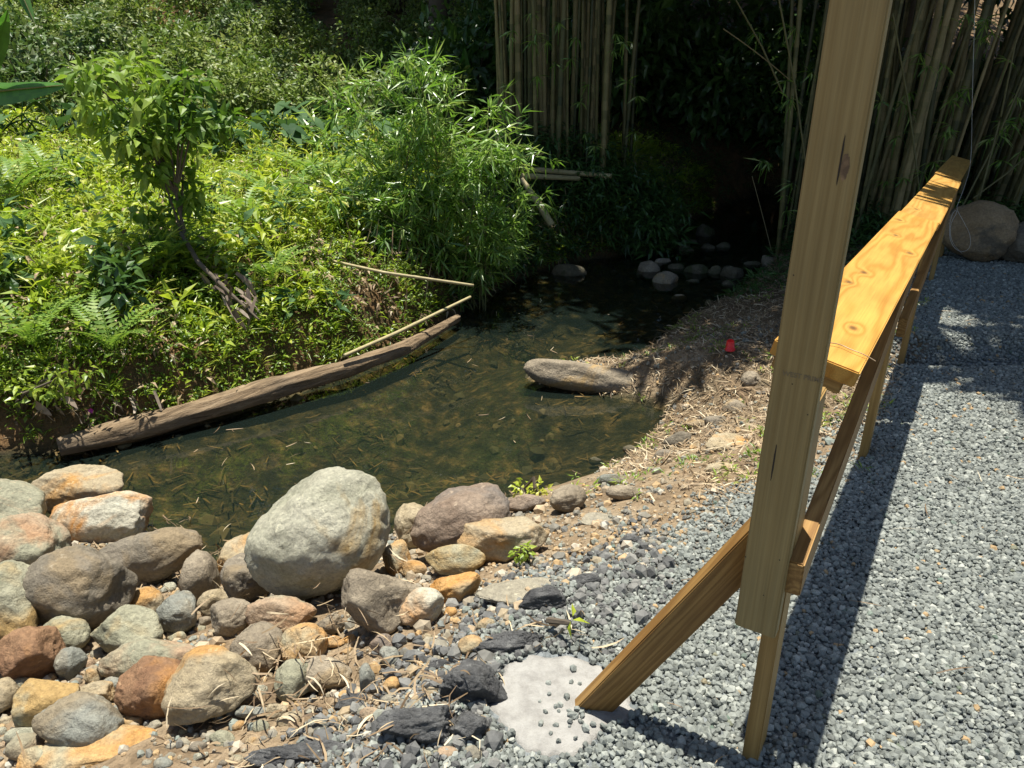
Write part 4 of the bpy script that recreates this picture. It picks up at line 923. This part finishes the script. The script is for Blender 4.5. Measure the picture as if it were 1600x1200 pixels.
sapling("sapling", 290, 420, [(150, 118, 45, 18), (215, 100, 34, 18), (285, 125, 44, 16), (345, 182, 44, 12), (165, 165, 50, 20), (250, 158, 45, 24), (305, 195, 50, 18), (215, 215, 50, 26), (140, 190, 26, 16), (240, 265, 36, 34), (230, 318, 30, 26), (295, 300, 24, 34), (262, 225, 50, 30), (255, 355, 30, 22)], .13, .058, 1150, L_SAP, "leafy sapling with spreading crown standing in the weeds of the far bank", "sapling", .30, 12)
sapling("dark_leaved_plant", 185, 480, [(180, 420, 32, 36), (190, 455, 24, 24)], .14, .05, 190, L_DARK, "small dark glossy leaved plant on the open green slope", "plant", .0, 4)
sapling("dark_leaved_plant", 15, 470, [(10, 440, 32, 40)], .14, .05, 120, L_DARK, "dark leaved plant at the left edge of the far bank", "plant", .0, 3)
sapling("shrub", 30, 640, [(25, 590, 60, 36), (70, 605, 50, 26), (110, 585, 40, 18)], .07, .032, 420, L_GROUND, "glossy leaved shrub overhanging the bank at the left edge", "shrub", .3, 6)
sapling("vine_shrub", 575, 165, [(560, 60, 40, 45), (575, 105, 45, 40), (545, 130, 40, 30)], .10, .05, 1000, L_HILL, "tall vine covered shrub behind the bamboo shrub", "shrub", .3, 6)
for i, (px, py, w, h, lb) in enumerate(((60, 195, 60, 60, "bluish green bush in the back left corner"), (430, 150, 60, 50, "bush on the hillside behind the taro patch"), (540, 230, 60, 40, "low bush between the taro patch and the bamboo shrub"), (10, 200, 40, 70, "bush cut by the left edge at the foot of the hillside"))):
    sapling("bush", px, py, [(px, py - h * .5, w, h * .5), (px + w * .5, py - h * .35, w * .7, h * .4), (px - w * .4, py - h * .7, w * .6, h * .4)], .10, .05, 1300, L_HILL, lb, "bush", .25, 4)
# near bank sprig
sapling("leafy_weed", 838, 775, [(825, 762, 26, 9), (845, 770, 22, 9)], .045, .02, 110, L_YEL, "bright green leafy weed beside the purple brown boulder", "weed", .0, 3)
sapling("leafy_weed", 720, 815, [(722, 806, 12, 10)], .05, .014, 22, L_GROUND, "thin green sprig in front of the purple brown boulder", "weed", .0, 2)
sapling("leafy_weed", 820, 870, [(815, 860, 16, 12), (790, 880, 20, 8)], .035, .016, 70, L_GROUND, "green weed at the foot of the angular flat topped rock", "weed", .0, 3)
sapling("leafy_weed", 408, 1030, [(412, 1010, 18, 22)], .06, .009, 26, L_YEL, "grassy sprig growing by the rounded grey brown stone", "weed", .0, 3)
sapling("leafy_weed", 885, 985, [(892, 968, 6, 12), (870, 975, 8, 10)], .06, .022, 6, L_YEL, "small sprout with two broad leaves above the white concrete", "weed", .0, 2)
sapling("leafy_weed", 1240, 375, [(1240, 355, 10, 18)], .08, .05, 26, L_HILL, "pale leaved plant on the bank just left of the post", "weed", .0, 2)
# pink flower
p, d = march(143, 640, .05); mf, t, b = newmat("pink_petal"); b.inputs["Base Color"].default_value = (.55, .06, .38, 1)
mb = MB(); a = np.arange(5) * 1.2566; rd = np.stack([np.cos(a), -.6 + 0 * a, np.sin(a)], -1); mb.leaves(np.tile(p, (5, 1)), rd, np.tile([0., -1, .2], (5, 1)), .028, .024, .1, -.1)
tag(mb.build("flower", mf, None, tuple(p)), "tiny pink flower on the bank above the fallen trunk", "flower")

# ------------------------------------------------------------------ banana plant at the left edge
def banana_leaf(parent, pts, wd, name="leaf", sv=(.1, .6, .8)):
    pts = np.array(pts, float); s = np.linspace(0, len(pts) - 1, 22); Cc = np.stack([np.interp(s, range(len(pts)), pts[:, q]) for q in range(3)], -1)
    for _ in range(3): Cc[1:-1] = (Cc[:-2] + 2 * Cc[1:-1] + Cc[2:]) / 4
    T = nrm(np.gradient(Cc, axis=0)); Sd = np.tile(nrm(np.array(sv, float)), (22, 1)); Sd = nrm(Sd - T * (Sd * T).sum(1)[:, None]); N = np.cross(Sd, T); u = np.linspace(0, 1, 22)
    w = wd * np.sin(np.clip(u * 1.02 + .0, 0, 1)**.6 * math.pi)**.55 * (1 - .2 * u) / 2; w[-1] = .003
    rows = [Cc + Sd * w[:, None] * q + N * w[:, None] * (.35 * abs(q)) for q in (-1, -.5, 0, .5, 1)]
    V = np.stack(rows, 1).reshape(-1, 3); i = np.arange(21)[:, None] * 5 + np.arange(4)[None]
    Fc = np.stack([i, i + 1, i + 6, i + 5], -1).reshape(-1, 4)
    V -= np.array(parent.location); me = npmesh(name, V, Fc, rng.random(len(Fc)), True); lf = link(name, me, L_BAN, parent)
    mb = MB(); mb.tube(Cc - N * .006 - np.array(parent.location), np.linspace(.012, .004, 22), 6, .8); mb.build("midrib", STEMM, lf, rel=False); return lf
p = at_y(-90, 330, 7.4); p[2] = gz(p[0], p[1]); bp = lane("banana_plant", p, "banana plant whose big leaves reach in from the left edge", "banana plant")
mb = MB(); mb.tube([[0, 0, -.1], [0, 0, .8], [.05, 0, 1.5]], [.11, .09, .06], 12, .8); mb.build("trunk", STEMM, bp, rel=False)
top = p + [.05, 0, 1.45]
banana_leaf(bp, [top, at_y(-20, 145, 7.2), at_y(50, 138, 7.0), at_y(106, 133, 6.9)], .26)
banana_leaf(bp, [top, at_y(-30, 120, 7.2), at_y(0, 60, 7.1), at_y(12, 15, 7.0)], .22, sv=(1, .3, 0))
banana_leaf(bp, [top, at_y(-40, -60, 7.2), at_y(20, -40, 7.1), at_y(55, 38, 7.0)], .20, sv=(1, .3, 0))
banana_leaf(bp, [top, top + [-.5, -.3, .8], top + [-1.2, -.5, .6]], .35)
p = at_y(722, 190, 13.5); p[2] = gz(p[0], p[1]); bp = lane("banana_plant", p, "young banana plant with one broad upright leaf behind the bamboo shrub", "banana plant")
mb = MB(); mb.tube([[0, 0, -.1], [0, 0, .3], [.02, 0, .7]], [.07, .06, .04], 12, .8); mb.build("trunk", STEMM, bp, rel=False)
banana_leaf(bp, [p + [0, 0, .6], at_y(722, 150, 13.5), at_y(726, 75, 13.4)], .42, sv=(1, .3, 0)); banana_leaf(bp, [p + [0, 0, .6], p + [-.4, -.2, 1.0], p + [-.9, -.3, .9]], .3)

# ------------------------------------------------------------------ bamboo shrub
p, d = march(690, 425); p[2] = gz(p[0], p[1])
bs = lane("bamboo_shrub", p, "sunlit shrub of young bamboo with long narrow leaves above the pool", "bamboo shrub")
lf, cu = MB(), MB()
tips = [(520, 150), (560, 120), (600, 100), (640, 90), (680, 105), (720, 130), (765, 150), (820, 245), (850, 240), (835, 300), (500, 210), (480, 260), (560, 240), (620, 200), (700, 220), (760, 260), (640, 290), (580, 320), (700, 320), (760, 340), (800, 370),
        (468, 285), (450, 330), (740, 400), (690, 390), (640, 380), (600, 370), (820, 330), (780, 210), (540, 290)]
for i, (tx, ty) in enumerate(tips):
    e = at_y(tx, ty, p[1] + random.uniform(-.55, .5)); b0 = p + np.array([random.uniform(-.5, .45), random.uniform(-.2, .4), 0]); b0[2] = gz(b0[0], b0[1])
    if e[2] < b0[2] + .25: e[2] = b0[2] + .25
    m1 = b0 + (e - b0) * [.25, .25, .6]; m2 = b0 + (e - b0) * [.6, .6, .9]
    u = np.linspace(0, 1, 9)[:, None]; cv = (1 - u)**3 * b0 + 3 * u * (1 - u)**2 * m1 + 3 * u * u * (1 - u) * m2 + u**3 * e
    cu.tube(cv - p, np.linspace(.008, .003, 9), 6, .5)
    nb = 36; uu = rng.uniform(.25, 1, nb)[:, None]; q = (1 - uu)**3 * b0 + 3 * uu * (1 - uu)**2 * m1 + 3 * uu * uu * (1 - uu) * m2 + uu**3 * e
    bd = nrm(rv(nb) * [1, 1, .5] + UP * .15); bl_ = rng.uniform(.06, .34, (nb, 1)); q2 = q + bd * bl_
    for a_, c_ in zip(q[::5], q2[::5]): cu.tube(np.array([a_, (a_ + c_) / 2, c_]) - p, .0022, 4, .4)
    nl = 8; P = np.repeat(q2, nl, 0) - np.repeat(bd * bl_ * .5, nl, 0) * rng.random((nb * nl, 1)); D = nrm(np.repeat(bd, nl, 0) * .8 + rv(nb * nl) * .65 - UP * .25)
    lf.leaves(P - p, D, nrm(UP + rv(nb * nl) * .5), rng.uniform(.10, .23, nb * nl), rng.uniform(.015, .028, nb * nl), .12, .14, np.clip(np.repeat(rng.random(nb), nl) * .5 + rng.random(nb * nl) * .5, 0, 1), .35)
cu.build("culms", STEMM, bs, rel=False).name = "stem"; lf.build("foliage", L_BAMB, bs, rel=False)
# dry bamboo spray hanging at the pool edge
p, d = march(745, 400, .1); sp = lane("dry_bamboo_spray", p, "half dry bamboo spray drooping over the pool edge", "bamboo spray"); lf = MB()
ax_ = np.array([at_y(740, 400, p[1]), at_y(750, 440, p[1] - .1), at_y(748, 495, p[1] - .15)]); n = 170; u = rng.random(n); P = np.stack([np.interp(u, [0, .5, 1], ax_[:, q]) for q in range(3)], -1) + rv(n) * .07
lf.leaves(P - p, nrm(rv(n) * [.7, .7, .4] - UP * .7), nrm(rv(n)), rng.uniform(.08, .16, n), rng.uniform(.012, .02, n), .1, .1, rng.random(n)); lf.build("foliage", attrmat("dry_bamboo_leaf", [(0, (.12, .16, .05)), (.5, (.33, .31, .13)), (1, (.50, .42, .25))]), sp, rel=False)
tb = MB(); tb.tube(ax_ - p, .006, 6, .5); tb.build("stem", STEMM, sp, rel=False)

# ------------------------------------------------------------------ bamboo clumps
def culm(parent, b0, lean, H, r, col):
    n = int(H / .11); s = np.linspace(0, 1, n); cv = np.stack([b0[0] + lean[0] * H * (s * .6 + s**2.2 * .4), b0[1] + lean[1] * H * (s * .6 + s**2.2 * .4), b0[2] + H * s * 1.0], -1)
    hz = s * H + random.uniform(0, .4); per = random.uniform(.3, .42); ph = (hz % per) / per; rad = r * (1 - .45 * s) * (1 + .13 * (ph < .33))
    k = 8; a = np.arange(k) * 2 * math.pi / k; V = cv[:, None] + rad[:, None, None] * np.stack([np.cos(a), np.sin(a), 0 * a], -1)[None]
    i = np.arange(n - 1)[:, None] * k; j = np.arange(k)[None]; j2 = (j + 1) % k; Fc = np.stack([i + j, i + j2, i + k + j2, i + k + j], -1).reshape(-1, 4)
    R = np.repeat(np.clip(col + .12 * (ph[:-1] < .33) - .25 * ((ph[:-1] > .9)) + .1 * np.sin(hz[:-1] * 3 + b0[0] * 9), 0, 1), k)
    me = npmesh("culm", V.reshape(-1, 3) - np.array(parent.location), Fc, R, True); return link("culm", me, CULMM, parent)
def clump(loc, label, specs, H, r):
    o = lane("bamboo_clump", loc, label, "bamboo clump")
    for (bx, by, lx, ly) in specs:
        rr = r * random.uniform(.5, 1.25); culm(o, (bx, by, gz(bx, by) - .1), (lx, ly), H * random.uniform(.8, 1.1), rr, random.choice([.15, .35, .5, .65, .8, .9]))
    return o
def pxbase(px, py): q, d = march(px, py); return q
# left clump: bases given by where they stand
sp = []
for i in range(70):
    px = random.uniform(782, 950) if i < 67 else random.uniform(950, 990); y_ = random.uniform(10.6, 12.6); q = at_y(px, 240, y_)
    sp.append((q[0], y_, (px - 880) / 170 * .04 + random.uniform(-.07, .04), random.uniform(-.03, .05)))
cA = clump((sp[0][0], 11.5, gz(sp[0][0], 11.5)), "dense upright bamboo clump left of the dark stream tunnel", sp, 7.5, .034)
sp = []
for i in range(112):
    px = random.uniform(1335, 1640); y_ = random.uniform(9.3, 12.5); q = at_y(px, 300, y_); l = (px - 1390) / 200
    sp.append((q[0], y_, .02 + .20 * l + random.choice([random.uniform(-.06, .08), random.uniform(-.16, .2)]), random.uniform(-.06, .03)))
cB = clump((5.2, 10.2, gz(5.2, 10.2)), "big bamboo clump fanning outwards behind the far end of the railing", sp, 7.5, .040)
sp = []
for i in range(16):
    px = random.uniform(1225, 1330); y_ = random.uniform(9.6, 11.5); q = at_y(px, 300, y_); sp.append((q[0], y_, random.uniform(-.10, .05), random.uniform(-.04, .04)))
cC = clump((4.2, 10.4, gz(4.2, 10.4)), "thin bamboo clump seen just left of and behind the tall post", sp, 7.5, .028)
# crowns of the clumps: arching leafy tops that shade the stream
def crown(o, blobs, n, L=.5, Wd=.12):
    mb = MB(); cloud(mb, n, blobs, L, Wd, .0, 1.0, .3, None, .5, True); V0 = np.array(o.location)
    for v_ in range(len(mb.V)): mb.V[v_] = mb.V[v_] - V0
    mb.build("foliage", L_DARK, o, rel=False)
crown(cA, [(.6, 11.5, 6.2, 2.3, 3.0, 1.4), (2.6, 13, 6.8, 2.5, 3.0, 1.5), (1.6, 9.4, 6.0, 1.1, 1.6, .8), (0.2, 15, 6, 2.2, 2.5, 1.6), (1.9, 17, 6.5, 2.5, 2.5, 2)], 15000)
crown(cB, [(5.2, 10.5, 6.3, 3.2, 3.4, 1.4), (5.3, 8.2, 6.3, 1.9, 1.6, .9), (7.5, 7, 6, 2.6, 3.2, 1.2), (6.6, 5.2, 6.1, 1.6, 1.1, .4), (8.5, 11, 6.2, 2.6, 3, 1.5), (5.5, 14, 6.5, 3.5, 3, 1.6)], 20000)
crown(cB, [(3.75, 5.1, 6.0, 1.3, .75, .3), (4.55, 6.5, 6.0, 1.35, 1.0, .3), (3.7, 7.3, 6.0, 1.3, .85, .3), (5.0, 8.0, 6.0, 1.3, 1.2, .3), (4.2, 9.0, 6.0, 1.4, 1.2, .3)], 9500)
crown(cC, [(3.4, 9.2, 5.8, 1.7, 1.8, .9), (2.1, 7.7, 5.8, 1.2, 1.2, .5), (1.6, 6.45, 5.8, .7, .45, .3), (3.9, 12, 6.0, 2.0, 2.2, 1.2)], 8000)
# leaf tufts on the culms
def tufts(o, ctr, n, L=.16):
    for c_ in ctr:
        mb = MB(); a = rng.uniform(0, 6.28, 9); D = np.stack([np.cos(a), np.sin(a) * .7, -.35 + .4 * rng.normal(size=9)], -1)
        mb.leaves(np.tile(c_, (9, 1)) - np.array(o.location), D, nrm(UP + rv(9) * .4), rng.uniform(.5, 1.1, 9) * L, .022, .1, .2)
        mb.tube(np.array([c_, c_ + [0, .05, -.25]]) - np.array(o.location), .004, 4, .2)
        mb.build("side_shoot", L_BAMB, o, rel=False)
tufts(cB, [at_y(random.uniform(1360, 1600), random.uniform(20, 300), random.uniform(8.9, 9.6)) for _ in range(40)], 9, .22)
tufts(cC, [at_y(random.uniform(1180, 1330), random.uniform(30, 330), random.uniform(9, 10)) for _ in range(22)], 9, .22)
tufts(cA, [at_y(random.uniform(780, 1000), random.uniform(0, 250), random.uniform(10, 10.8)) for _ in range(26)], 9, .2)
sapling("understory_shrub", 1500, 318, [(1480, 160, 30, 50), (1500, 240, 45, 55), (1440, 260, 30, 40), (1550, 270, 40, 40)], .15, .06, 700, L_DARK, "dark leaved shrub growing among the culms of the big bamboo clump", "shrub", .25, 6)
sapling("understory_shrub", 1590, 335, [(1570, 325, 40, 16), (1600, 310, 30, 20)], .12, .07, 120, L_GROUND, "bright leaved low shrub behind the dark boulder", "shrub", .0, 3)
# thin drooping stems over the dark stream
wire("bamboo_twig", [at_y(1175, 275, 9.6), at_y(1190, 330, 9.5), at_y(1205, 390, 9.3)], .004, POLEM, "thin bare bamboo twig hanging over the dark stream", "twig")
wire("bamboo_branch", [at_y(1130, 45, 9), at_y(1190, 85, 9), at_y(1245, 135, 9.2)], .006, POLEM, "thin bare bamboo branch crossing in front of the dark tunnel", "twig")

# ------------------------------------------------------------------ hillside bushes and trees behind
def bush_mesh(seed, n, L, Wd, mat, blobs, thr=.3):
    global rng
    old = rng; rng = np.random.default_rng(seed); mb = MB(); cloud(mb, n, blobs, L, Wd, thr, 2.2, .6, None, .1)
    me = npmesh("bush_foliage", np.concatenate(mb.V), np.concatenate(mb.F), np.concatenate(mb.R)); me.materials.append(mat); rng = old; return me
BB = [[(0, 0, .5, .7, .6, .5), (.5, .2, .4, .5, .5, .4), (-.4, -.1, .7, .5, .5, .4)], [(0, 0, .4, .9, .6, .4), (.3, 0, .8, .4, .4, .4)], [(0, 0, .6, .5, .5, .7), (-.5, .1, .35, .5, .5, .35), (.4, .1, .5, .5, .4, .5)]]
L_HILL2 = leafmat("hill_leaf_dark", [(.03, .06, .018), (.06, .12, .03), (.12, .19, .05), (.30, .33, .18)], .3)
BM_ = [bush_mesh(50 + i, 2200, .10, .05, L_HILL, BB[i % 3]) for i in range(3)] + [bush_mesh(60 + i, 1500, .13, .06, L_HILL2, BB[i]) for i in range(2)]
stemp = MB()
for k in range(5): stemp.tube([[0, 0, -.2], [.1 * math.cos(k * 1.3), .1 * math.sin(k * 1.3), .3], [.35 * math.cos(k * 1.3), .35 * math.sin(k * 1.3), .75]], [.02, .015, .006], 6, .4)
sme = npmesh("stem", np.concatenate(stemp.V), np.concatenate(stemp.F), np.concatenate(stemp.R)); sme.materials.append(BARKM)
cnt = 0
for yy_ in (13.4, 14.4, 15.5, 16.7, 18.0, 19.5, 21.2, 23):
    for k in range(9):
        xx_ = -11.5 + k * (13.5 / 8) * (yy_ / 17) * 1.0 + random.uniform(-.6, .6); yq = yy_ + random.uniform(-.4, .4)
        if xx_ > -.2 - (yy_ < 15) * .8: continue
        o = lane("bush", (xx_, yq, gz(xx_, yq)), "leafy wild bush in the thicket covering the hillside", "bush", "wild bushes on the hillside")
        s = random.uniform(.8, 1.35); o.scale = (s * 1.15, s, s); o.rotation_euler = (0, 0, random.uniform(0, 6))
        link("foliage", BM_[random.choice([0, 1, 2, 2, 3, 4])], None, o); link("stem", sme, None, o); cnt += 1
# tall trees
TB = [[(0, 0, 6.5, 2.4, 2.4, 2.2), (1.5, .5, 5.2, 1.8, 1.8, 1.3), (-1.6, -.3, 5.4, 1.8, 1.7, 1.4), (.3, 0, 8.2, 1.6, 1.6, 1.3)], [(0, 0, 5.2, 2.2, 2.2, 2.6), (.9, 0, 3.3, 1.7, 1.7, 1.3), (-1.2, .4, 7.3, 1.8, 1.8, 1.4), (-1.2, -.5, 3.4, 1.5, 1.5, 1.2)]]
TMm = [bush_mesh(80 + i, 5200, .30, .14, L_DARK, TB[i], .3) for i in range(2)]
tt = MB(); tt.tube([[0, 0, -.5], [.1, 0, 2], [-.05, .1, 4.5], [.1, 0, 7]], [.24, .19, .13, .05], 10, .4)
for k in range(6):
    a = k * 1.05; tt.tube([[0, 0, 2.6 + k * .5], [.7 * math.cos(a), .7 * math.sin(a), 3.6 + k * .5], [1.6 * math.cos(a), 1.6 * math.sin(a), 4.4 + k * .5]], [.07, .05, .02], 6, .4)
tme = npmesh("trunk", np.concatenate(tt.V), np.concatenate(tt.F), np.concatenate(tt.R), True); tme.materials.append(BARKM)
spots = [(-17, 24), (-14, 27), (-11.5, 23.5), (-8.5, 26.5), (-6, 24), (-3.6, 21.5), (-3, 26), (-1.6, 18.2), (-.6, 22), (1.5, 19.5), (3, 23), (4.4, 19), (6.2, 21.5), (7.6, 17.5), (9.5, 20.5), (11, 16), (12.5, 19.5), (14, 14.5), (10, 25), (1, 27), (-19, 20), (12, 11), (-16, 14), (5.6, 25.5), (8.6, 14.2), (2.2, 17.6)]
for i, (xx_, yq) in enumerate(spots):
    o = lane("tree", (xx_, yq, gz(xx_, yq)), "tall dark leaved forest tree standing behind the clearing and the bamboo", "tree", "forest trees behind")
    s = random.uniform(.95, 1.35); o.scale = (s, s, s); o.rotation_euler = (0, 0, random.uniform(0, 6)); link("crown", TMm[i % 2], None, o); link("trunk", tme, None, o)
# low dark thicket closing the tunnel
for i, (xx_, yq) in enumerate([(1.2, 15.5), (2.6, 16), (4, 15.5), (5.4, 15), (7, 14), (8.6, 13), (9.6, 12), (2, 18), (6, 17.5), (.2, 16.5), (-.8, 14.6), (10.5, 13.5), (3.3, 17.2), (7.6, 16)]):
    o = lane("thicket_bush", (xx_, yq, gz(xx_, yq) - .1), "dark shaded bush closing the back of the stream tunnel", "bush", "shaded bushes in the tunnel")
    s = random.uniform(1.5, 2.2); o.scale = (s, s, s * 1.15); o.rotation_euler = (0, 0, random.uniform(0, 6)); c = link("foliage", BM_[3 + i % 2].copy() if i < 2 else TB2[i % 2], None, o)
    if i < 2:
        c.data.materials.clear(); c.data.materials.append(L_DARK)
        if i == 0: TB2 = [c.data, c.data]
        else: TB2[1] = c.data
    link("stem", sme, None, o)

# ------------------------------------------------------------------ marks on the post
def on_post(z, u): return z, u
# local frame of the post: x = up from z .43, y across to the right, z thickness; find the side that faces the camera
Mi = (Matrix.Translation(rail.location) @ post.matrix_basis).inverted(); cz = (Mi @ Vector((0, 0, 1.6))).z; sgn = 1 if cz > 0 else -1
def post_uv(px, py):
    r = ray(px, py); Mw = Matrix.Translation(rail.location) @ post.matrix_basis; o_ = Mw @ Vector((0, 0, sgn * .018)); n = Mw.to_3x3() @ Vector((0, 0, 1))
    d = (o_ - Vector((0, 0, CAMZ))).dot(n) / Vector(r).dot(n); q = Mi @ (Vector((0, 0, CAMZ)) + Vector(r) * d); return q.x, q.y
zx, u = post_uv(1320, 262); blot("knot", u, zx, .007, .022, mk, post, 1, sgn * .0185)
zx, u = post_uv(1314, 250); blot("crack", u, zx, .0016, .042, mc, post, 2, sgn * .0189)
zx, u = post_uv(1209, 722); blot("crack", u, zx, .0017, .042, mc, post, 3, sgn * .0186)
for k, (a, c_) in enumerate(((1238, 600), (1262, 648), (1193, 930), (1218, 875), (1165, 870), (1240, 430))):
    zx, u = post_uv(a, c_); blot("nail_head", u, zx, .0014, .0014, mc, post, 10 + k, sgn * .0184)
fc = bpy.data.curves.new("grade_stamp", 'FONT'); fc.body = "WEST PRIME"; fc.size = .0135; fc.extrude = .0001; fc.offset = .0002
fo = bpy.data.objects.new("grade_stamp_tmp", fc); C.objects.link(fo); bpy.context.view_layer.update()
fm = bpy.data.meshes.new_from_object(fo.evaluated_get(bpy.context.evaluated_depsgraph_get())); bpy.data.objects.remove(fo); fm.name = "grade_stamp"; fm.materials.clear(); fm.materials.append(mi)
gs = link("grade_stamp", fm, None, post); zx, u = post_uv(1222, 586); zx2, u2 = post_uv(1262, 586)
e = Vector((0, 1 if u2 > u else -1, 0)); n_ = Vector((0, 0, sgn)); up_ = n_.cross(e); M = Matrix((e, up_, n_)).transposed().to_4x4(); M.translation = Vector((zx, u, sgn * .0186)); gs.matrix_basis = M
mb = MB(); x, y = gcand(3600, -4.5, 2.8, 2.6, 9.5); k = inside(np.stack([x, y], 1), POND); x, y = x[k], y[k]; sh = np.minimum(pdist(np.stack([x, y], 1), NEAR), 1.2)
k = rng.random(len(x)) < (.75 - .55 * sh) * (fbm(x * 1.4, y * 1.4, 31) > .42) + .5 * (x < -1.2) * (rng.random(len(x)) < .5); x, y = x[k], y[k]
stones(mb, x, y, np.exp(rng.normal(-2.9, .45, len(x))).clip(.02, .13), .55, .12, .35)
tag(mb.build("bed_cobbles", attrmat("algae_stones", [(0, (.03, .032, .015)), (.5, (.075, .068, .033)), (.85, (.13, .105, .05)), (1, (.20, .15, .075))], .8, 25, .6)), "olive brown cobbles and stones covering the bed of the pool", "bed stones", kind='stuff')
# withered broad leaves and dead canes
DEADM = attrmat("withered_leaf", [(0, (.12, .085, .06)), (.5, (.26, .20, .15)), (1, (.40, .33, .25))], .7, 20, .3)
for i, (px, py, n_, L_, lb) in enumerate(((352, 455, 26, .22, "bundle of withered grey leaves at the end of the dead branch"), (383, 485, 18, .24, "withered brown leaf bunch hanging low on the far bank"), (100, 635, 12, .18, "withered tan leaves hanging under the glossy shrub"), (190, 630, 12, .16, "withered tan leaves on the bank above the fallen trunk"))):
    p = mp_(px, py, -.25); mb = MB(); P = rng.normal(size=(n_, 3)) * [.09, .06, .05]
    mb.strips(P, nrm(rv(n_) * [.4, .4, .3] - UP * .8 + [.4, 0, 0]), nrm(rv(n_)), rng.uniform(.6, 1.1, n_) * L_, rng.uniform(.02, .05, n_), .3)
    o = mb.build("dead_leaves", DEADM, None, tuple(p), rel=False); tag(o, lb, "dead leaves")
for i, (x0, y0, x1, y1, yy) in enumerate(((1150, 0, 1225, 150, 9.2), (1265, 300, 1210, -40, 9.0), (1500, 330, 1600, 120, 8.9), (1520, 310, 1620, 230, 8.9), (1395, 20, 1440, 330, 9.0), (1588, 60, 1530, 310, 8.9))):
    log_obj("dead_cane", [at_y(x0, y0, yy), at_y((x0 + x1) / 2 + 4, (y0 + y1) / 2, yy + .05), at_y(x1, y1, yy)], [.008, .011, .010], CULMM, "thin dead cane leaning against the standing bamboo", "bamboo cane", .02, 8, nodes=True, group="dead canes leaning in the bamboo")
